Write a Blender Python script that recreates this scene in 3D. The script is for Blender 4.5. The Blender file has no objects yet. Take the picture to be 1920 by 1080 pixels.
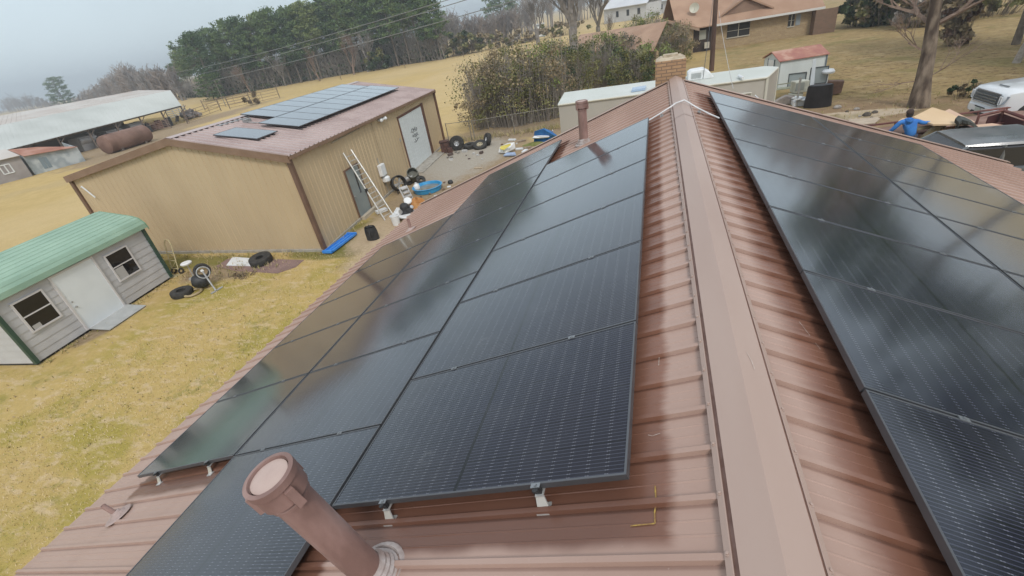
import bpy, math, random
import numpy as np
from mathutils import Vector as V, Matrix
random.seed(7)
R_=math.radians
S=bpy.context.scene; COL=S.collection
# ---------------------------------------------------------------- camera
cam_d=bpy.data.cameras.new('camera'); cam=bpy.data.objects.new('camera',cam_d); COL.objects.link(cam)
CAM=np.array([-.4068,0.,6.6096]); EUL=(1.0339,.1536,.2618); FPX=856.885
cam.location=tuple(CAM); cam.rotation_euler=EUL
cam_d.sensor_width=36; cam_d.lens=FPX/1920*36; cam_d.clip_start=.05; cam_d.clip_end=3000
S.camera=cam
# ---------------------------------------------------------------- world, sun, exposure
SUN_EL=48; SUN_AZ=150     # azimuth of the bright part of the cloud, degrees clockwise from +Y
w=bpy.data.worlds.new('World'); S.world=w; w.use_nodes=True
nt=w.node_tree; bg=nt.nodes['Background']
sky=nt.nodes.new('ShaderNodeTexSky'); sky.sky_type='NISHITA'; sky.sun_disc=False
sky.sun_elevation=R_(SUN_EL); sky.sun_rotation=R_(SUN_AZ); sky.air_density=1.2; sky.dust_density=3; sky.ozone_density=1.5
tc=nt.nodes.new('ShaderNodeTexCoord'); sep=nt.nodes.new('ShaderNodeSeparateXYZ'); nt.links.new(tc.outputs['Generated'],sep.inputs[0])
rmp=nt.nodes.new('ShaderNodeValToRGB'); nt.links.new(sep.outputs['Z'],rmp.inputs[0])
ce=rmp.color_ramp.elements
ce[0].position=0; ce[0].color=(4.9,5.75,6.25,1); ce[1].position=1; ce[1].color=(6.6,6.9,7.3,1)
e_=ce.new(.25); e_.color=(5.0,5.85,6.35,1); e_=ce.new(.55); e_.color=(5.6,6.1,6.6,1)
cn=nt.nodes.new('ShaderNodeTexNoise'); cn.inputs['Scale'].default_value=2.2; cn.inputs['Detail'].default_value=4; nt.links.new(tc.outputs['Generated'],cn.inputs['Vector'])
cm=nt.nodes.new('ShaderNodeMapRange'); cm.inputs['From Min'].default_value=.3; cm.inputs['From Max'].default_value=.7; cm.inputs['To Min'].default_value=.86; cm.inputs['To Max'].default_value=1.12
nt.links.new(cn.outputs['Fac'],cm.inputs[0])
vm=nt.nodes.new('ShaderNodeVectorMath'); vm.operation='SCALE'; nt.links.new(rmp.outputs[0],vm.inputs[0]); nt.links.new(cm.outputs[0],vm.inputs['Scale'])
mx=nt.nodes.new('ShaderNodeMixRGB'); mx.inputs[0].default_value=.88; nt.links.new(sky.outputs[0],mx.inputs[1]); nt.links.new(vm.outputs[0],mx.inputs[2])
nt.links.new(mx.outputs[0],bg.inputs[0]); bg.inputs[1].default_value=.1
sl=bpy.data.lights.new('sun','SUN'); sl.energy=1.1; sl.angle=R_(14); sl.color=(1,.965,.92)
so=bpy.data.objects.new('sun',sl); COL.objects.link(so)
az=R_(SUN_AZ); sd=V((math.sin(az)*math.cos(R_(SUN_EL)),math.cos(az)*math.cos(R_(SUN_EL)),math.sin(R_(SUN_EL))))
so.rotation_euler=sd.to_track_quat('Z','Y').to_euler()
S.view_settings.view_transform='Standard'; S.view_settings.look='None'; S.view_settings.gamma=1; S.view_settings.exposure=.6
S.render.engine='CYCLES'; S.cycles.max_bounces=5; S.cycles.transparent_max_bounces=6; S.cycles.volume_bounces=0

# ---------------------------------------------------------------- surveying helpers: where a sight line meets a real plane
def _rot(a,b,c):
    ca,sa,cb,sb,cc,sc=math.cos(a),math.sin(a),math.cos(b),math.sin(b),math.cos(c),math.sin(c)
    return np.array([[cc,-sc,0],[sc,cc,0],[0,0,1]])@np.array([[cb,0,sb],[0,1,0],[-sb,0,cb]])@np.array([[1,0,0],[0,ca,-sa],[0,sa,ca]])
RM=_rot(*EUL)
def ray(u,v): return RM@np.array([(u-960)/FPX,-(v-540)/FPX,-1.])
def G(u,v,z=0): d=ray(u,v); return V(CAM+(z-CAM[2])/d[2]*d)
def PY(u,v,y): d=ray(u,v); return V(CAM+(y-CAM[1])/d[1]*d)
def PP(u,v,A,B,D):
    A,B,D=[np.array(q,float) for q in (A,B,D)]; n=np.cross(B-A,D-A); d=ray(u,v); return V(CAM+d*((A-CAM)@n/(d@n)))
def pr(P): q=(np.array(P,float)-CAM)@RM; return 960-FPX*q[0]/q[2],540+FPX*q[1]/q[2]
def top_z(P,v):     # height above a ground point whose picture row is v
    lo,hi=0.,40.
    for _ in range(40):
        m=(lo+hi)/2
        if pr((P[0],P[1],m))[1]>v: lo=m
        else: hi=m
    return lo
# ---------------------------------------------------------------- mesh builder
class MB:
    def __init__(s): s.v=[]; s.f=[]; s.m=[]; s.c=0
    def mat(s,i): s.c=i; return s
    def add(s,vs,fs):
        o=len(s.v); s.v+=[tuple(q) for q in vs]; s.f+=[tuple(i+o for i in f) for f in fs]; s.m+=[s.c]*len(fs); return s
    def hexa(s,p): return s.add(p,[(0,3,2,1),(4,5,6,7),(0,1,5,4),(1,2,6,5),(2,3,7,6),(3,0,4,7)])
    def box(s,c,d,rz=0,M=None):
        x,y,z=d[0]/2,d[1]/2,d[2]/2
        p=[V((a,b,e)) for e in (-z,z) for a,b in ((-x,-y),(x,-y),(x,y),(-x,y))]
        Q=M if M is not None else Matrix.Rotation(rz,3,'Z')
        return s.hexa([Q@q+V(c) for q in p])
    def slab(s,pts,ex):     # polygon extruded by vector ex
        n=len(pts); ex=V(ex); a=[V(q) for q in pts]; b=[q+ex for q in a]
        fs=[tuple(range(n))[::-1],tuple(range(n,2*n))]+[(i,(i+1)%n,(i+1)%n+n,i+n) for i in range(n)]
        return s.add(a+b,fs)
    def tube(s,path,r,n=8,cap=True):
        P=[V(q) for q in path]; rr=r if isinstance(r,(list,tuple)) else [r]*len(P); vs=[]; fs=[]
        up=None
        for i,q in enumerate(P):
            t=(P[min(i+1,len(P)-1)]-P[max(i-1,0)]); t=t.normalized() if t.length>1e-9 else V((0,0,1))
            if up is None: up=t.orthogonal().normalized()
            up=(up-t*up.dot(t)); up=up.normalized() if up.length>1e-6 else t.orthogonal().normalized()
            sd_=t.cross(up)
            for k in range(n):
                a=2*math.pi*k/n; vs.append(q+(up*math.cos(a)+sd_*math.sin(a))*rr[i])
        for i in range(len(P)-1):
            for k in range(n): fs.append((i*n+k,i*n+(k+1)%n,(i+1)*n+(k+1)%n,(i+1)*n+k))
        if cap: fs+= [tuple(range(n))[::-1],tuple(range((len(P)-1)*n,len(P)*n))]
        return s.add(vs,fs)
    def lathe(s,prof,base,axis=(0,0,1),n=20):
        ax=V(axis).normalized(); u=ax.orthogonal().normalized(); w_=ax.cross(u); b=V(base); vs=[]; fs=[]
        for r,z in prof:
            for k in range(n):
                a=2*math.pi*k/n; vs.append(b+ax*z+(u*math.cos(a)+w_*math.sin(a))*r)
        for i in range(len(prof)-1):
            for k in range(n): fs.append((i*n+k,i*n+(k+1)%n,(i+1)*n+(k+1)%n,(i+1)*n+k))
        return s.add(vs,fs)
    def torus(s,c,R,r,axis=(0,0,1),n=20,m=8,flat=1):
        prof=[(R+r*math.cos(2*math.pi*k/m),r*flat*math.sin(2*math.pi*k/m)) for k in range(m+1)]
        return s.lathe(prof,c,axis,n)
    def grid(s,fn,nu,nv):
        vs=[fn(i/nu,j/nv) for j in range(nv+1) for i in range(nu+1)]
        return s.add(vs,[(j*(nu+1)+i,j*(nu+1)+i+1,(j+1)*(nu+1)+i+1,(j+1)*(nu+1)+i) for j in range(nv) for i in range(nu)])
    def build(s,name,mats,par=None,smooth=False,bevel=0):
        me=bpy.data.meshes.new(name); org=V(par.get_org()) if hasattr(par,'get_org') else ORG.get(par.name,V((0,0,0))) if par else V((0,0,0))
        me.from_pydata([tuple(V(q)-org) for q in s.v],[],s.f)
        for m in (mats if isinstance(mats,(list,tuple)) else [mats]): me.materials.append(m)
        me.polygons.foreach_set('material_index',s.m)
        if smooth: me.polygons.foreach_set('use_smooth',[True]*len(me.polygons))
        me.update(); o=bpy.data.objects.new(name,me); COL.objects.link(o)
        if par: o.parent=par; ORG[o.name]=org
        if smooth: es=o.modifiers.new('e','EDGE_SPLIT'); es.split_angle=R_(38)
        if bevel:
            b=o.modifiers.new('b','BEVEL'); b.width=bevel; b.segments=2; b.limit_method='ANGLE'
        return o
ORG={}
def tag(o,label=None,cat=None,group=None,kind=None):
    if label: o['label']=label
    if cat: o['category']=cat
    if group: o['group']=group
    if kind: o['kind']=kind
    return o
def thing(name,label,cat,loc=(0,0,0),group=None):
    o=bpy.data.objects.new(name,None); COL.objects.link(o); o.location=loc; o.empty_display_size=.2
    ORG[o.name]=V(loc); return tag(o,label,cat,group)
def solo(mb,name,mats,label,cat,group=None,loc=None,smooth=False,bevel=0):
    o=mb.build(name,mats,None,smooth,bevel)
    c=V((sum(q[0] for q in mb.v),sum(q[1] for q in mb.v),0))/len(mb.v); c.z=min(q[2] for q in mb.v)
    if loc: c=V(loc)
    o.data.transform(Matrix.Translation(-c)); o.location=c
    return tag(o,label,cat,group)
def copy_tree(o,parent=None):
    c=o.copy(); COL.objects.link(c); c.parent=parent
    for ch in list(o.children): copy_tree(ch,c)
    return c
# ---------------------------------------------------------------- materials
def M(name,c1,c2=None,scale=4,rough=.6,bump=0,metal=0,stretch=(1,1,1),c3=None,detail=5,bscale=None,spec=None,lo=.38,hi=.62,wave=None,coat=0,rvar=0):
    m=bpy.data.materials.new(name); m.use_nodes=True; n=m.node_tree; b=n.nodes['Principled BSDF']; L=n.links.new
    b.inputs['Base Color'].default_value=(*c1,1); b.inputs['Roughness'].default_value=rough; b.inputs['Metallic'].default_value=metal
    if spec is not None: b.inputs['Specular IOR Level'].default_value=spec
    if coat: b.inputs['Coat Weight'].default_value=coat; b.inputs['Coat Roughness'].default_value=.08
    t=n.nodes.new('ShaderNodeTexCoord'); mp=n.nodes.new('ShaderNodeMapping'); mp.inputs['Scale'].default_value=stretch; L(t.outputs['Object'],mp.inputs[0])
    col=None
    if c2:
        no=n.nodes.new('ShaderNodeTexNoise'); no.inputs['Scale'].default_value=scale; no.inputs['Detail'].default_value=detail; L(mp.outputs[0],no.inputs['Vector'])
        r=n.nodes.new('ShaderNodeValToRGB'); r.color_ramp.elements[0].position=lo; r.color_ramp.elements[1].position=hi
        r.color_ramp.elements[0].color=(*c1,1); r.color_ramp.elements[1].color=(*c2,1)
        if c3: q=r.color_ramp.elements.new(.5*(lo+hi)); q.color=(*c3,1)
        L(no.outputs['Fac'],r.inputs[0]); L(r.outputs[0],b.inputs['Base Color'])
        if rvar:
            q=n.nodes.new('ShaderNodeMapRange'); q.inputs['To Min'].default_value=rough-rvar; q.inputs['To Max'].default_value=rough+rvar; L(no.outputs['Fac'],q.inputs[0]); L(q.outputs[0],b.inputs['Roughness'])
    if bump:
        no2=n.nodes.new('ShaderNodeTexNoise'); no2.inputs['Scale'].default_value=bscale or scale*4; no2.inputs['Detail'].default_value=4; L(mp.outputs[0],no2.inputs['Vector'])
        bp=n.nodes.new('ShaderNodeBump'); bp.inputs['Strength'].default_value=bump; bp.inputs['Distance'].default_value=.02; L(no2.outputs['Fac'],bp.inputs['Height']); L(bp.outputs[0],b.inputs['Normal'])
    return m
class X:      # tiny node arithmetic
    def __init__(s,n,o): s.n=n; s.o=o
    def _op(s,op,a=None,b=None):
        q=s.n.nodes.new('ShaderNodeMath'); q.operation=op; s.n.links.new(s.o,q.inputs[0])
        for i,z in ((1,a),(2,b)):
            if z is None: continue
            if isinstance(z,X): s.n.links.new(z.o,q.inputs[i])
            else: q.inputs[i].default_value=z
        return X(s.n,q.outputs[0])
    def __add__(s,a): return s._op('ADD',a)
    def __sub__(s,a): return s._op('SUBTRACT',a)
    def __mul__(s,a): return s._op('MULTIPLY',a)
    def abs(s): return s._op('ABSOLUTE')
    def fract(s): return s._op('FRACT')
    def lt(s,a): return s._op('LESS_THAN',a)
    def gt(s,a): return s._op('GREATER_THAN',a)
    def mn(s,a): return s._op('MINIMUM',a)
    def mxx(s,a): return s._op('MAXIMUM',a)
    def sq(s): return s._op('MULTIPLY',s)
    def sqrt(s): return s._op('SQRT')
    def step(s,a,b):    # smoothstep a..b
        q=s.n.nodes.new('ShaderNodeMapRange'); q.interpolation_type='SMOOTHSTEP'; s.n.links.new(s.o,q.inputs[0]); q.inputs[1].default_value=a; q.inputs[2].default_value=b
        return X(s.n,q.outputs[0])
def nz(n,src,scale,detail=4,vec=None,rough=.5):
    q=n.nodes.new('ShaderNodeTexNoise'); q.inputs['Scale'].default_value=scale; q.inputs['Detail'].default_value=detail; q.inputs['Roughness'].default_value=rough
    if vec:
        mp=n.nodes.new('ShaderNodeMapping'); mp.inputs['Scale'].default_value=vec; n.links.new(src,mp.inputs[0]); src=mp.outputs[0]
    n.links.new(src,q.inputs['Vector']); return X(n,q.outputs['Fac'])
def mixc(n,f,a,b):
    q=n.nodes.new('ShaderNodeMixRGB'); 
    if isinstance(f,X): n.links.new(f.o,q.inputs[0])
    else: q.inputs[0].default_value=f
    for i,z in ((1,a),(2,b)):
        if isinstance(z,tuple): q.inputs[i].default_value=(*z,1)
        else: n.links.new(z,q.inputs[i])
    return q.outputs[0]
def newmat(name,rough=.6):
    m=bpy.data.materials.new(name); m.use_nodes=True; n=m.node_tree; b=n.nodes['Principled BSDF']; b.inputs['Roughness'].default_value=rough
    t=n.nodes.new('ShaderNodeTexCoord'); s=n.nodes.new('ShaderNodeSeparateXYZ'); n.links.new(t.outputs['Object'],s.inputs[0])
    return m,n,b,t.outputs['Object'],X(n,s.outputs[0]),X(n,s.outputs[1]),X(n,s.outputs[2])
def bumpn(n,b,h,st=.3,dist=.02):
    q=n.nodes.new('ShaderNodeBump'); q.inputs['Strength'].default_value=st; q.inputs['Distance'].default_value=dist; n.links.new(h.o,q.inputs['Height']); n.links.new(q.outputs[0],b.inputs['Normal'])

TH=.352; CT,ST=math.cos(TH),math.sin(TH); RZ=4.9
A=1.154; PB=1.9432; D0L=.5106; Y1=1.3047; Y2=1.9821; D0R=.5596; YR=1.9717

# faded brown ribbed steel with dark bands by the panels: unfaded paint plus painted contact shade
def roof_mat():
    m,n,b,co,x,y,z=newmat('faded brown roof steel',.42)
    s=x.abs()*(1/CT)
    left=x.lt(0)
    wob=nz(n,co,2.2,3)*.11-.055; wob2=nz(n,co,11,3,(1,4,1))*.05-.025
    sw=s+wob+wob2; yw=y+wob
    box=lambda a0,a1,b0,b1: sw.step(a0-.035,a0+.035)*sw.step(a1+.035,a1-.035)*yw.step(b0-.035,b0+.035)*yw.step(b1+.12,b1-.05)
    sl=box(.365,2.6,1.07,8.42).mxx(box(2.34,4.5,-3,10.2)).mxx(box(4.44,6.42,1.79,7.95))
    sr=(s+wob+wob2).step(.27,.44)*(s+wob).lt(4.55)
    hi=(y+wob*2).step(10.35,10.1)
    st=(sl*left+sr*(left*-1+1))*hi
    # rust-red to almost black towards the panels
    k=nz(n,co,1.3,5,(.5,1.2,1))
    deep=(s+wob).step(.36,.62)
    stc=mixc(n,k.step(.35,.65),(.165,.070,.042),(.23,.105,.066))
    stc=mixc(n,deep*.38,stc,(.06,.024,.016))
    base=mixc(n,nz(n,co,.9,5,(1.2,.35,1)).step(.3,.7),(.365,.24,.19),(.44,.305,.25))
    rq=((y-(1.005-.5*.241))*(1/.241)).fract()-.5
    foot=rq.step(-.165,-.12)*rq.step(-.075,-.085)  # dark line painted at each rib's near foot, standing in for its shaded side
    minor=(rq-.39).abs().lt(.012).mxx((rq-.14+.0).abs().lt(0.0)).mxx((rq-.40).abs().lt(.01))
    streak=nz(n,co,5,4,(.3,2.5,1)).step(.55,.8)
    base=mixc(n,streak*.16,base,(.31,.20,.165))
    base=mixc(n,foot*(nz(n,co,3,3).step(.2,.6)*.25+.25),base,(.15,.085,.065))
    spk=nz(n,co,70,2).step(.68,.8)
    base=mixc(n,spk*.35,base,(.55,.45,.42))
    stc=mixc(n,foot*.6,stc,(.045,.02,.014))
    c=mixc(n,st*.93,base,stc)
    n.links.new(c,b.inputs['Base Color'])
    rr=st*-.13+.38+nz(n,co,6,3)*.12; n.links.new(rr.o,b.inputs['Roughness'])
    bumpn(n,b,nz(n,co,1.6,3,(1,1,1)),.09,.02)
    b.inputs['Specular IOR Level'].default_value=.5
    return m
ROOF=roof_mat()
CAPM=M('ridge cap paint',(.375,.265,.218),(.42,.31,.26),.8,.42,.1,bscale=2,rvar=.06,stretch=(2,.4,1))
GROOVE=M('dirt in the cap joint',(.17,.085,.06),(.24,.14,.11),9,.6)
TRIMB=M('brown steel trim',(.135,.078,.052),(.17,.10,.07),2,.45)
PIPE=M('brown painted pipe',(.21,.125,.105),(.36,.24,.21),5,.5,.3,c3=(.29,.18,.155),stretch=(1,1,.4),rvar=.12)
PIPEL=M('pale dusty cap face',(.50,.38,.33),(.44,.32,.28),6,.6)
PIPED=M('dark gap in vent cap',(.09,.05,.04),rough=.8)
GALV=M('dull galvanised metal',(.46,.46,.45),(.36,.36,.355),9,.42,metal=.6)
WHITE=M('white paint',(.74,.76,.77),(.68,.70,.71),3,.5)
WHITEP=M('white plastic',(.78,.79,.79),(.70,.71,.70),4,.45)
BLACK=M('black plastic',(.018,.018,.019),(.035,.035,.036),8,.55)
RUB=M('tyre rubber',(.022,.021,.02),(.05,.046,.04),9,.8,.3)
FRAME=M('black anodised frame',(.13,.135,.145),rough=.4,metal=.6)
def panel_mat(scale=1,bright=1.,W=A-.02,H=PB-.02,name='solar cells under glass',lines=True,gloss=1.):
    # object space: x down the slope 0..H, y along the ridge 0..W
    m,n,b,co,x,y,z=newmat(name,.1)
    ny=W/54.; 
    base=mixc(n,nz(n,co,.8,2).step(.3,.7),(.009,.010,.021),(.016,.015,.021))
    if lines:
        gl=((y*(1/ny)).fract()-.5).abs().lt(.10)
        cellx=H/20.; dx=((x*(1/cellx)).fract()-.5).abs()
        dots=dx.gt(.40)*gl
        celly=((y*(6/W)).fract()-.5).abs().gt(.488)
        mid=((x-H/2).abs()).lt(.011)
        base=mixc(n,gl*.42,base,(.10,.11,.15))
        base=mixc(n,dots*.38,base,(.30,.31,.36))
        base=mixc(n,celly,base,(.003,.003,.004))
        base=mixc(n,mid,base,(.002,.002,.003))
        dx2=dx.gt(.487); base=mixc(n,dx2*.6,base,(.003,.003,.004))
    dust=nz(n,co,2.5,6).step(.45,.8)*.03+(nz(n,co,30,3).step(.62,.8)*.03)+(nz(n,co,1.7,5).step(.62,.74)*nz(n,co,14,4).step(.5,.7)*.16)
    base=mixc(n,dust,base,(.42,.42,.42))
    n.links.new(base,b.inputs['Base Color'])
    r=nz(n,co,3,4)*.09+.06; n.links.new(r.o,b.inputs['Roughness'])
    b.inputs['Specular IOR Level'].default_value=.5; b.inputs['IOR'].default_value=1.36
    lw=n.nodes.new('ShaderNodeLayerWeight'); lw.inputs['Blend'].default_value=.5; f=X(n,lw.outputs['Facing'])._op('POWER',4.3)*(1.08*gloss); f=f.mn(.92)
    gs=n.nodes.new('ShaderNodeBsdfGlossy'); gs.inputs['Color'].default_value=(.93,.95,.97,1); gs.inputs['Roughness'].default_value=.13; mxs=n.nodes.new('ShaderNodeMixShader'); n.links.new(f.o,mxs.inputs[0]); n.links.new(b.outputs[0],mxs.inputs[1]); n.links.new(gs.outputs[0],mxs.inputs[2]); n.links.new(mxs.outputs[0],n.nodes['Material Output'].inputs[0])
    bumpn(n,b,nz(n,co,1.1,1),.08,.02)
    return m
CELLS=panel_mat()
# ---------------------------------------------------------------- ground
def ground():
    m,n,b,co,x,y,z=newmat('dry winter pasture',.95)
    big=nz(n,co,.035,5); mid=nz(n,co,.16,5); sm=nz(n,co,.9,6,None,.65); fine=nz(n,co,7,5,None,.7); vf=nz(n,co,38,3,None,.7)
    c=mixc(n,sm.step(.35,.65),(.48,.345,.135),(.58,.43,.19))
    c=mixc(n,big.step(.38,.62)*.6,c,(.52,.37,.15))
    c=mixc(n,mid.step(.52,.72)*.45,c,(.44,.33,.18))
    band=nz(n,co,.03,6,(1,.25,1),.6).step(.46,.66); c=mixc(n,band*.55,c,(.60,.46,.26)); band2=nz(n,co,.045,6,(.3,1,1),.65).step(.50,.68); c=mixc(n,band2*.5,c,(.36,.27,.12))
    # mossy green in the lawn near the house
    def ell(cx,cy,rx,ry,soft=.5,nzs=.45):
        dx=(x-cx)*(1/rx); dy=(y-cy)*(1/ry); d=(dx.sq()+dy.sq()).sqrt()+(mid-.5)*nzs*2.4+(sm-.5)*nzs*1.6+(fine-.5)*.35
        return d.step(1+soft*.5,1-soft*.5)
    lawn=ell(-12,7,12,11,.6)
    moss=nz(n,co,.42,5,None,.6).step(.44,.62)
    c=mixc(n,lawn*.55,c,(.50,.36,.125))
    c=mixc(n,lawn*moss*.75,c,(.33,.28,.05))
    gr=nz(n,co,.75,4).step(.58,.68)*nz(n,co,5,3).step(.4,.6)
    c=mixc(n,lawn*gr*.45,c,(.19,.20,.045))
    straw=nz(n,co,1.7,6,(1,2.2,1),.7).step(.50,.64)
    c=mixc(n,lawn*straw*.6,c,(.64,.49,.32))
    for e in ((-11.5,14.6,1.3,1.6),(-12.6,13.0,1.6,.5),(-17.5,12.4,3.6,.6)): c=mixc(n,ell(*e)*.8,c,(.15,.15,.035))
    # bare earth
    dirtc=mixc(n,fine.step(.3,.7),(.36,.27,.18),(.25,.185,.12))
    grav=mixc(n,vf.step(.4,.7),(.36,.33,.28),(.50,.46,.40))
    for e in ((-10.2,22.5,3.1,7.5),(-7.5,15.5,3.6,5.5),(-16.4,11.5,1.8,.75),(-17.6,8.2,.5,1.1),(-10.3,30,5,1.3),(-5,31,8,2.4),(-70,48,5,28),(-60,44,6,10)): c=mixc(n,ell(*e)*.92,c,dirtc)
    c=mixc(n,ell(-10.9,24.5,2.3,4.2)*.9,c,grav)
    for e in ((-11.2,15.2,.9,1.8),(-9.7,12.8,1.1,2.2)): c=mixc(n,ell(*e)*.8,c,(.52,.40,.27))
    # worn yard and leaf litter on the right
    rgt=(x+(mid-.5)*8).step(1,7)*(y-12).step(0,8)
    c=mixc(n,rgt*.8,c,mixc(n,sm.step(.35,.65),(.33,.235,.115),(.24,.175,.085)))
    lit=nz(n,co,2.6,5,None,.75).step(.50,.62)
    for e in ((13,28,7,4.5),(17,38,12,9),(9,29,4,3),(24,46,18,16)): c=mixc(n,ell(*e)*lit*.75,c,(.17,.105,.055))
    for e in ((9.5,25.5,5.5,4.2),(13,21,7,3.5),(7.6,21,4,4)): c=mixc(n,ell(*e)*.75,c,(.27,.18,.115))
    c=mixc(n,ell(8.7,26.6,2.6,.8,.2,.2)*.9,c,(.55,.45,.34))
    c=mixc(n,rgt*nz(n,co,.35,4).step(.5,.66)*.6,c,(.19,.17,.06)); c=mixc(n,rgt*nz(n,co,.8,6,None,.7).step(.5,.64)*.5,c,(.46,.35,.20)); c=mixc(n,rgt*nz(n,co,1.4,6,None,.7).step(.54,.66)*.5,c,(.20,.14,.075))
    far=(((x-0).sq()+(y-0).sq()).sqrt()).step(75,230)
    c=mixc(n,far*.45,c,(.52,.41,.26))
    c=mixc(n,fine.step(.35,.75)*.2,c,(.20,.14,.05))
    c=mixc(n,vf.step(.5,.75)*.14,c,(.60,.48,.26))
    n.links.new(c,b.inputs['Base Color']); b.inputs['Specular IOR Level'].default_value=.15
    bumpn(n,b,fine*.7+vf*.5+sm,.55,.09)
    mb=MB()
    # sheet with gentle swells in the far field only
    xs=[-1500,-700,-400,-250,-180,-140,-110,-90,-75,-60,-50,-40,-30,-20,-10,0,10,20,30,40,60,90,150,300,700,1500]
    ys=[-600,-200,-60,-20,0,10,20,30,40,50,60,75,90,110,140,180,250,400,700,1500]
    mb.grid(lambda u,v:(xs[round(u*25)],ys[round(v*19)],0),25,19)
    return tag(mb.build('ground',m),kind='structure')
ground()
# ---------------------------------------------------------------- the brown-roofed house
house=thing('brown_roof_house','brown metal roofed house carrying the two big fields of solar panels, filling the foreground','house')
Y0,YE,SL,SRR=-6.0,11.35,7.33,6.75
def rp(side,s,y,h=0): return V((side*(s*CT+h*ST),y,RZ-s*ST+h*CT))
for side,smax in ((-1,SL),(1,SRR)):
    mb=MB(); prof=[]; y=Y0; SP=.241; ph=1.005
    k0=math.floor((Y0-ph)/SP)
    prof=[(Y0,0)]
    for k in range(k0,80):
        c=ph+k*SP
        for dy,h in ((-.019,0),(-.015,.024),(.012,.024),(.027,0),(.088,0),(.091,.0025),(.097,.0025),(.100,0),(.148,0),(.151,.0025),(.157,.0025),(.160,0)):
            yy=c+dy
            if Y0<yy<YE: prof.append((yy,h))
    prof.append((YE,0))
    vs=[]; fs=[]; ss=[0,.5,1.5,3,5,smax]
    for s in ss:
        for yy,h in prof: vs.append(rp(side,s,yy,h))
    N=len(prof)
    for j in range(len(ss)-1):
        for i in range(N-1):
            q=(j*N+i,j*N+i+1,(j+1)*N+i+1,(j+1)*N+i); fs.append(q if side<0 else q[::-1])
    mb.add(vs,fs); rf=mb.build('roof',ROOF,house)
# underside and fascia
mb=MB()
for side,smax in ((-1,SL),(1,SRR)):
    mb.slab([rp(side,0,Y0+.05,-.03),rp(side,smax-.03,Y0+.05,-.03),rp(side,smax-.03,YE-.06,-.03),rp(side,0,YE-.06,-.03)],(0,0,-.1))
mb.build('eave_board',M('painted soffit board',(.30,.22,.17),rough=.7),house)
mb=MB()
for side,smax in ((-1,SL),(1,SRR)):
    a=[rp(side,0.002,YE+.004,.03),rp(side,smax+.02,YE+.004,.03),rp(side,smax+.02,YE+.004,-.14),rp(side,0.002,YE+.004,-.14)]; mb.slab(a,(0,.03,0))
    a=[rp(side,0.16,YE-.09,.03),rp(side,smax+.02,YE-.09,.03),rp(side,smax+.02,YE+.004,.03),rp(side,0.16,YE+.004,.03)]; mb.slab(a,(0,0,.012))
mb.build('rake_trim',CAPM,house)
# walls below the roof
mb=MB()
wx0,wx1=-6.3,5.75
zr=lambda x_:RZ-abs(x_)*math.tan(TH)-.16
mb.slab([(wx0,Y0+.5,0),(wx1,Y0+.5,0),(wx1,Y0+.5,zr(wx1)),(0,Y0+.5,zr(0)),(wx0,Y0+.5,zr(wx0))],(0,YE-.5-Y0-.5,0))
mb.build('wall',M('tan brick wall',(.36,.25,.15),(.42,.30,.19),8,.85),house)
# ridge cap
mb=MB(); mbg=MB()
def strip(side,pts,a,b_,tgt):
    for (s1,h1),(s2,h2) in zip(pts,pts[1:]):
        q=[rp(side,s1,a,h1),rp(side,s2,a,h2),rp(side,s2,b_,h2),rp(side,s1,b_,h1)]
        tgt.add(q,[(0,1,2,3)] if side<0 else [(3,2,1,0)])
for side in (-1,1):
    for (a,b_,dh) in ((Y0,7.6,.0),(7.6,YE+.02,.003)):
        strip(side,[(-(.062+dh)*math.tan(TH),.062+dh),(.118,.053+dh),(.1185,.033+dh)],a,b_,mb)
        strip(side,[(.1385,.031+dh),(.139,.038+dh),(.1425,.0395+dh),(.166,.031+dh),(.1665,.0265)],a,b_,mb)
        strip(side,[(.1185,.033+dh),(.1385,.0315+dh)],a,b_,mbg)
    for k in range(-20,44):
        y=1.005+k*.241
        if Y0<y<YE:
            nrm=V((side*ST,0,CT)); mb.lathe([(.0105,0),(.0105,.003),(.006,.0032),(.0058,.0085),(0,.009)],rp(side,.154,y,.0345),nrm,8)
cap=mb.build('ridge_cap',CAPM,house); mbg.build('cap_joint',GROOVE,house)
# paint scuffs (white scratch, yellow crayon line)
mb=MB()
def mark(side,pts,wd,tgt,h=.0245):
    for (s1,y1),(s2,y2) in zip(pts,pts[1:]):
        d=V((s2-s1,y2-y1)); d=d.normalized()*wd; nx,ny=-d.y,d.x
        tgt.add([rp(side,s1-nx,y1-ny,h),rp(side,s2-nx,y2-ny,h),rp(side,s2+nx,y2+ny,h),rp(side,s1+nx,y1+ny,h)],[(0,1,2,3)])
YEL=M('yellow crayon mark',(.42,.28,.06),(.25,.14,.05),60,.7)
CH=M('pale scratch mark',(.62,.54,.48),(.45,.35,.3),80,.7)
mark(-1,[(.425,1.33),(.42,1.25),(.427,1.2),(.425,1.155)],.0035,mb,.0045); mark(-1,[(.425,1.155),(.53,1.15)],.003,mb,.0045)
mb.build('crayon_mark',YEL,house)
mb=MB()
mark(1,[(.03,2.05),(.045,1.99),(.05,1.93)],.0016,mb,.061)
mb.build('scratch_mark',CH,house)
for sd_,pts,wd in ((-1,[(.4,2.25),(.405,2.12)],.0015),(-1,[(.40,1.62),(.44,1.61),(.46,1.62)],.0012),(1,[(.47,2.62),(.5,2.5),(.53,2.38)],.0012)):
    mb=MB(); mark(sd_,pts,wd,mb,.005); mb.build('scratch_mark',CH,house)
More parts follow.
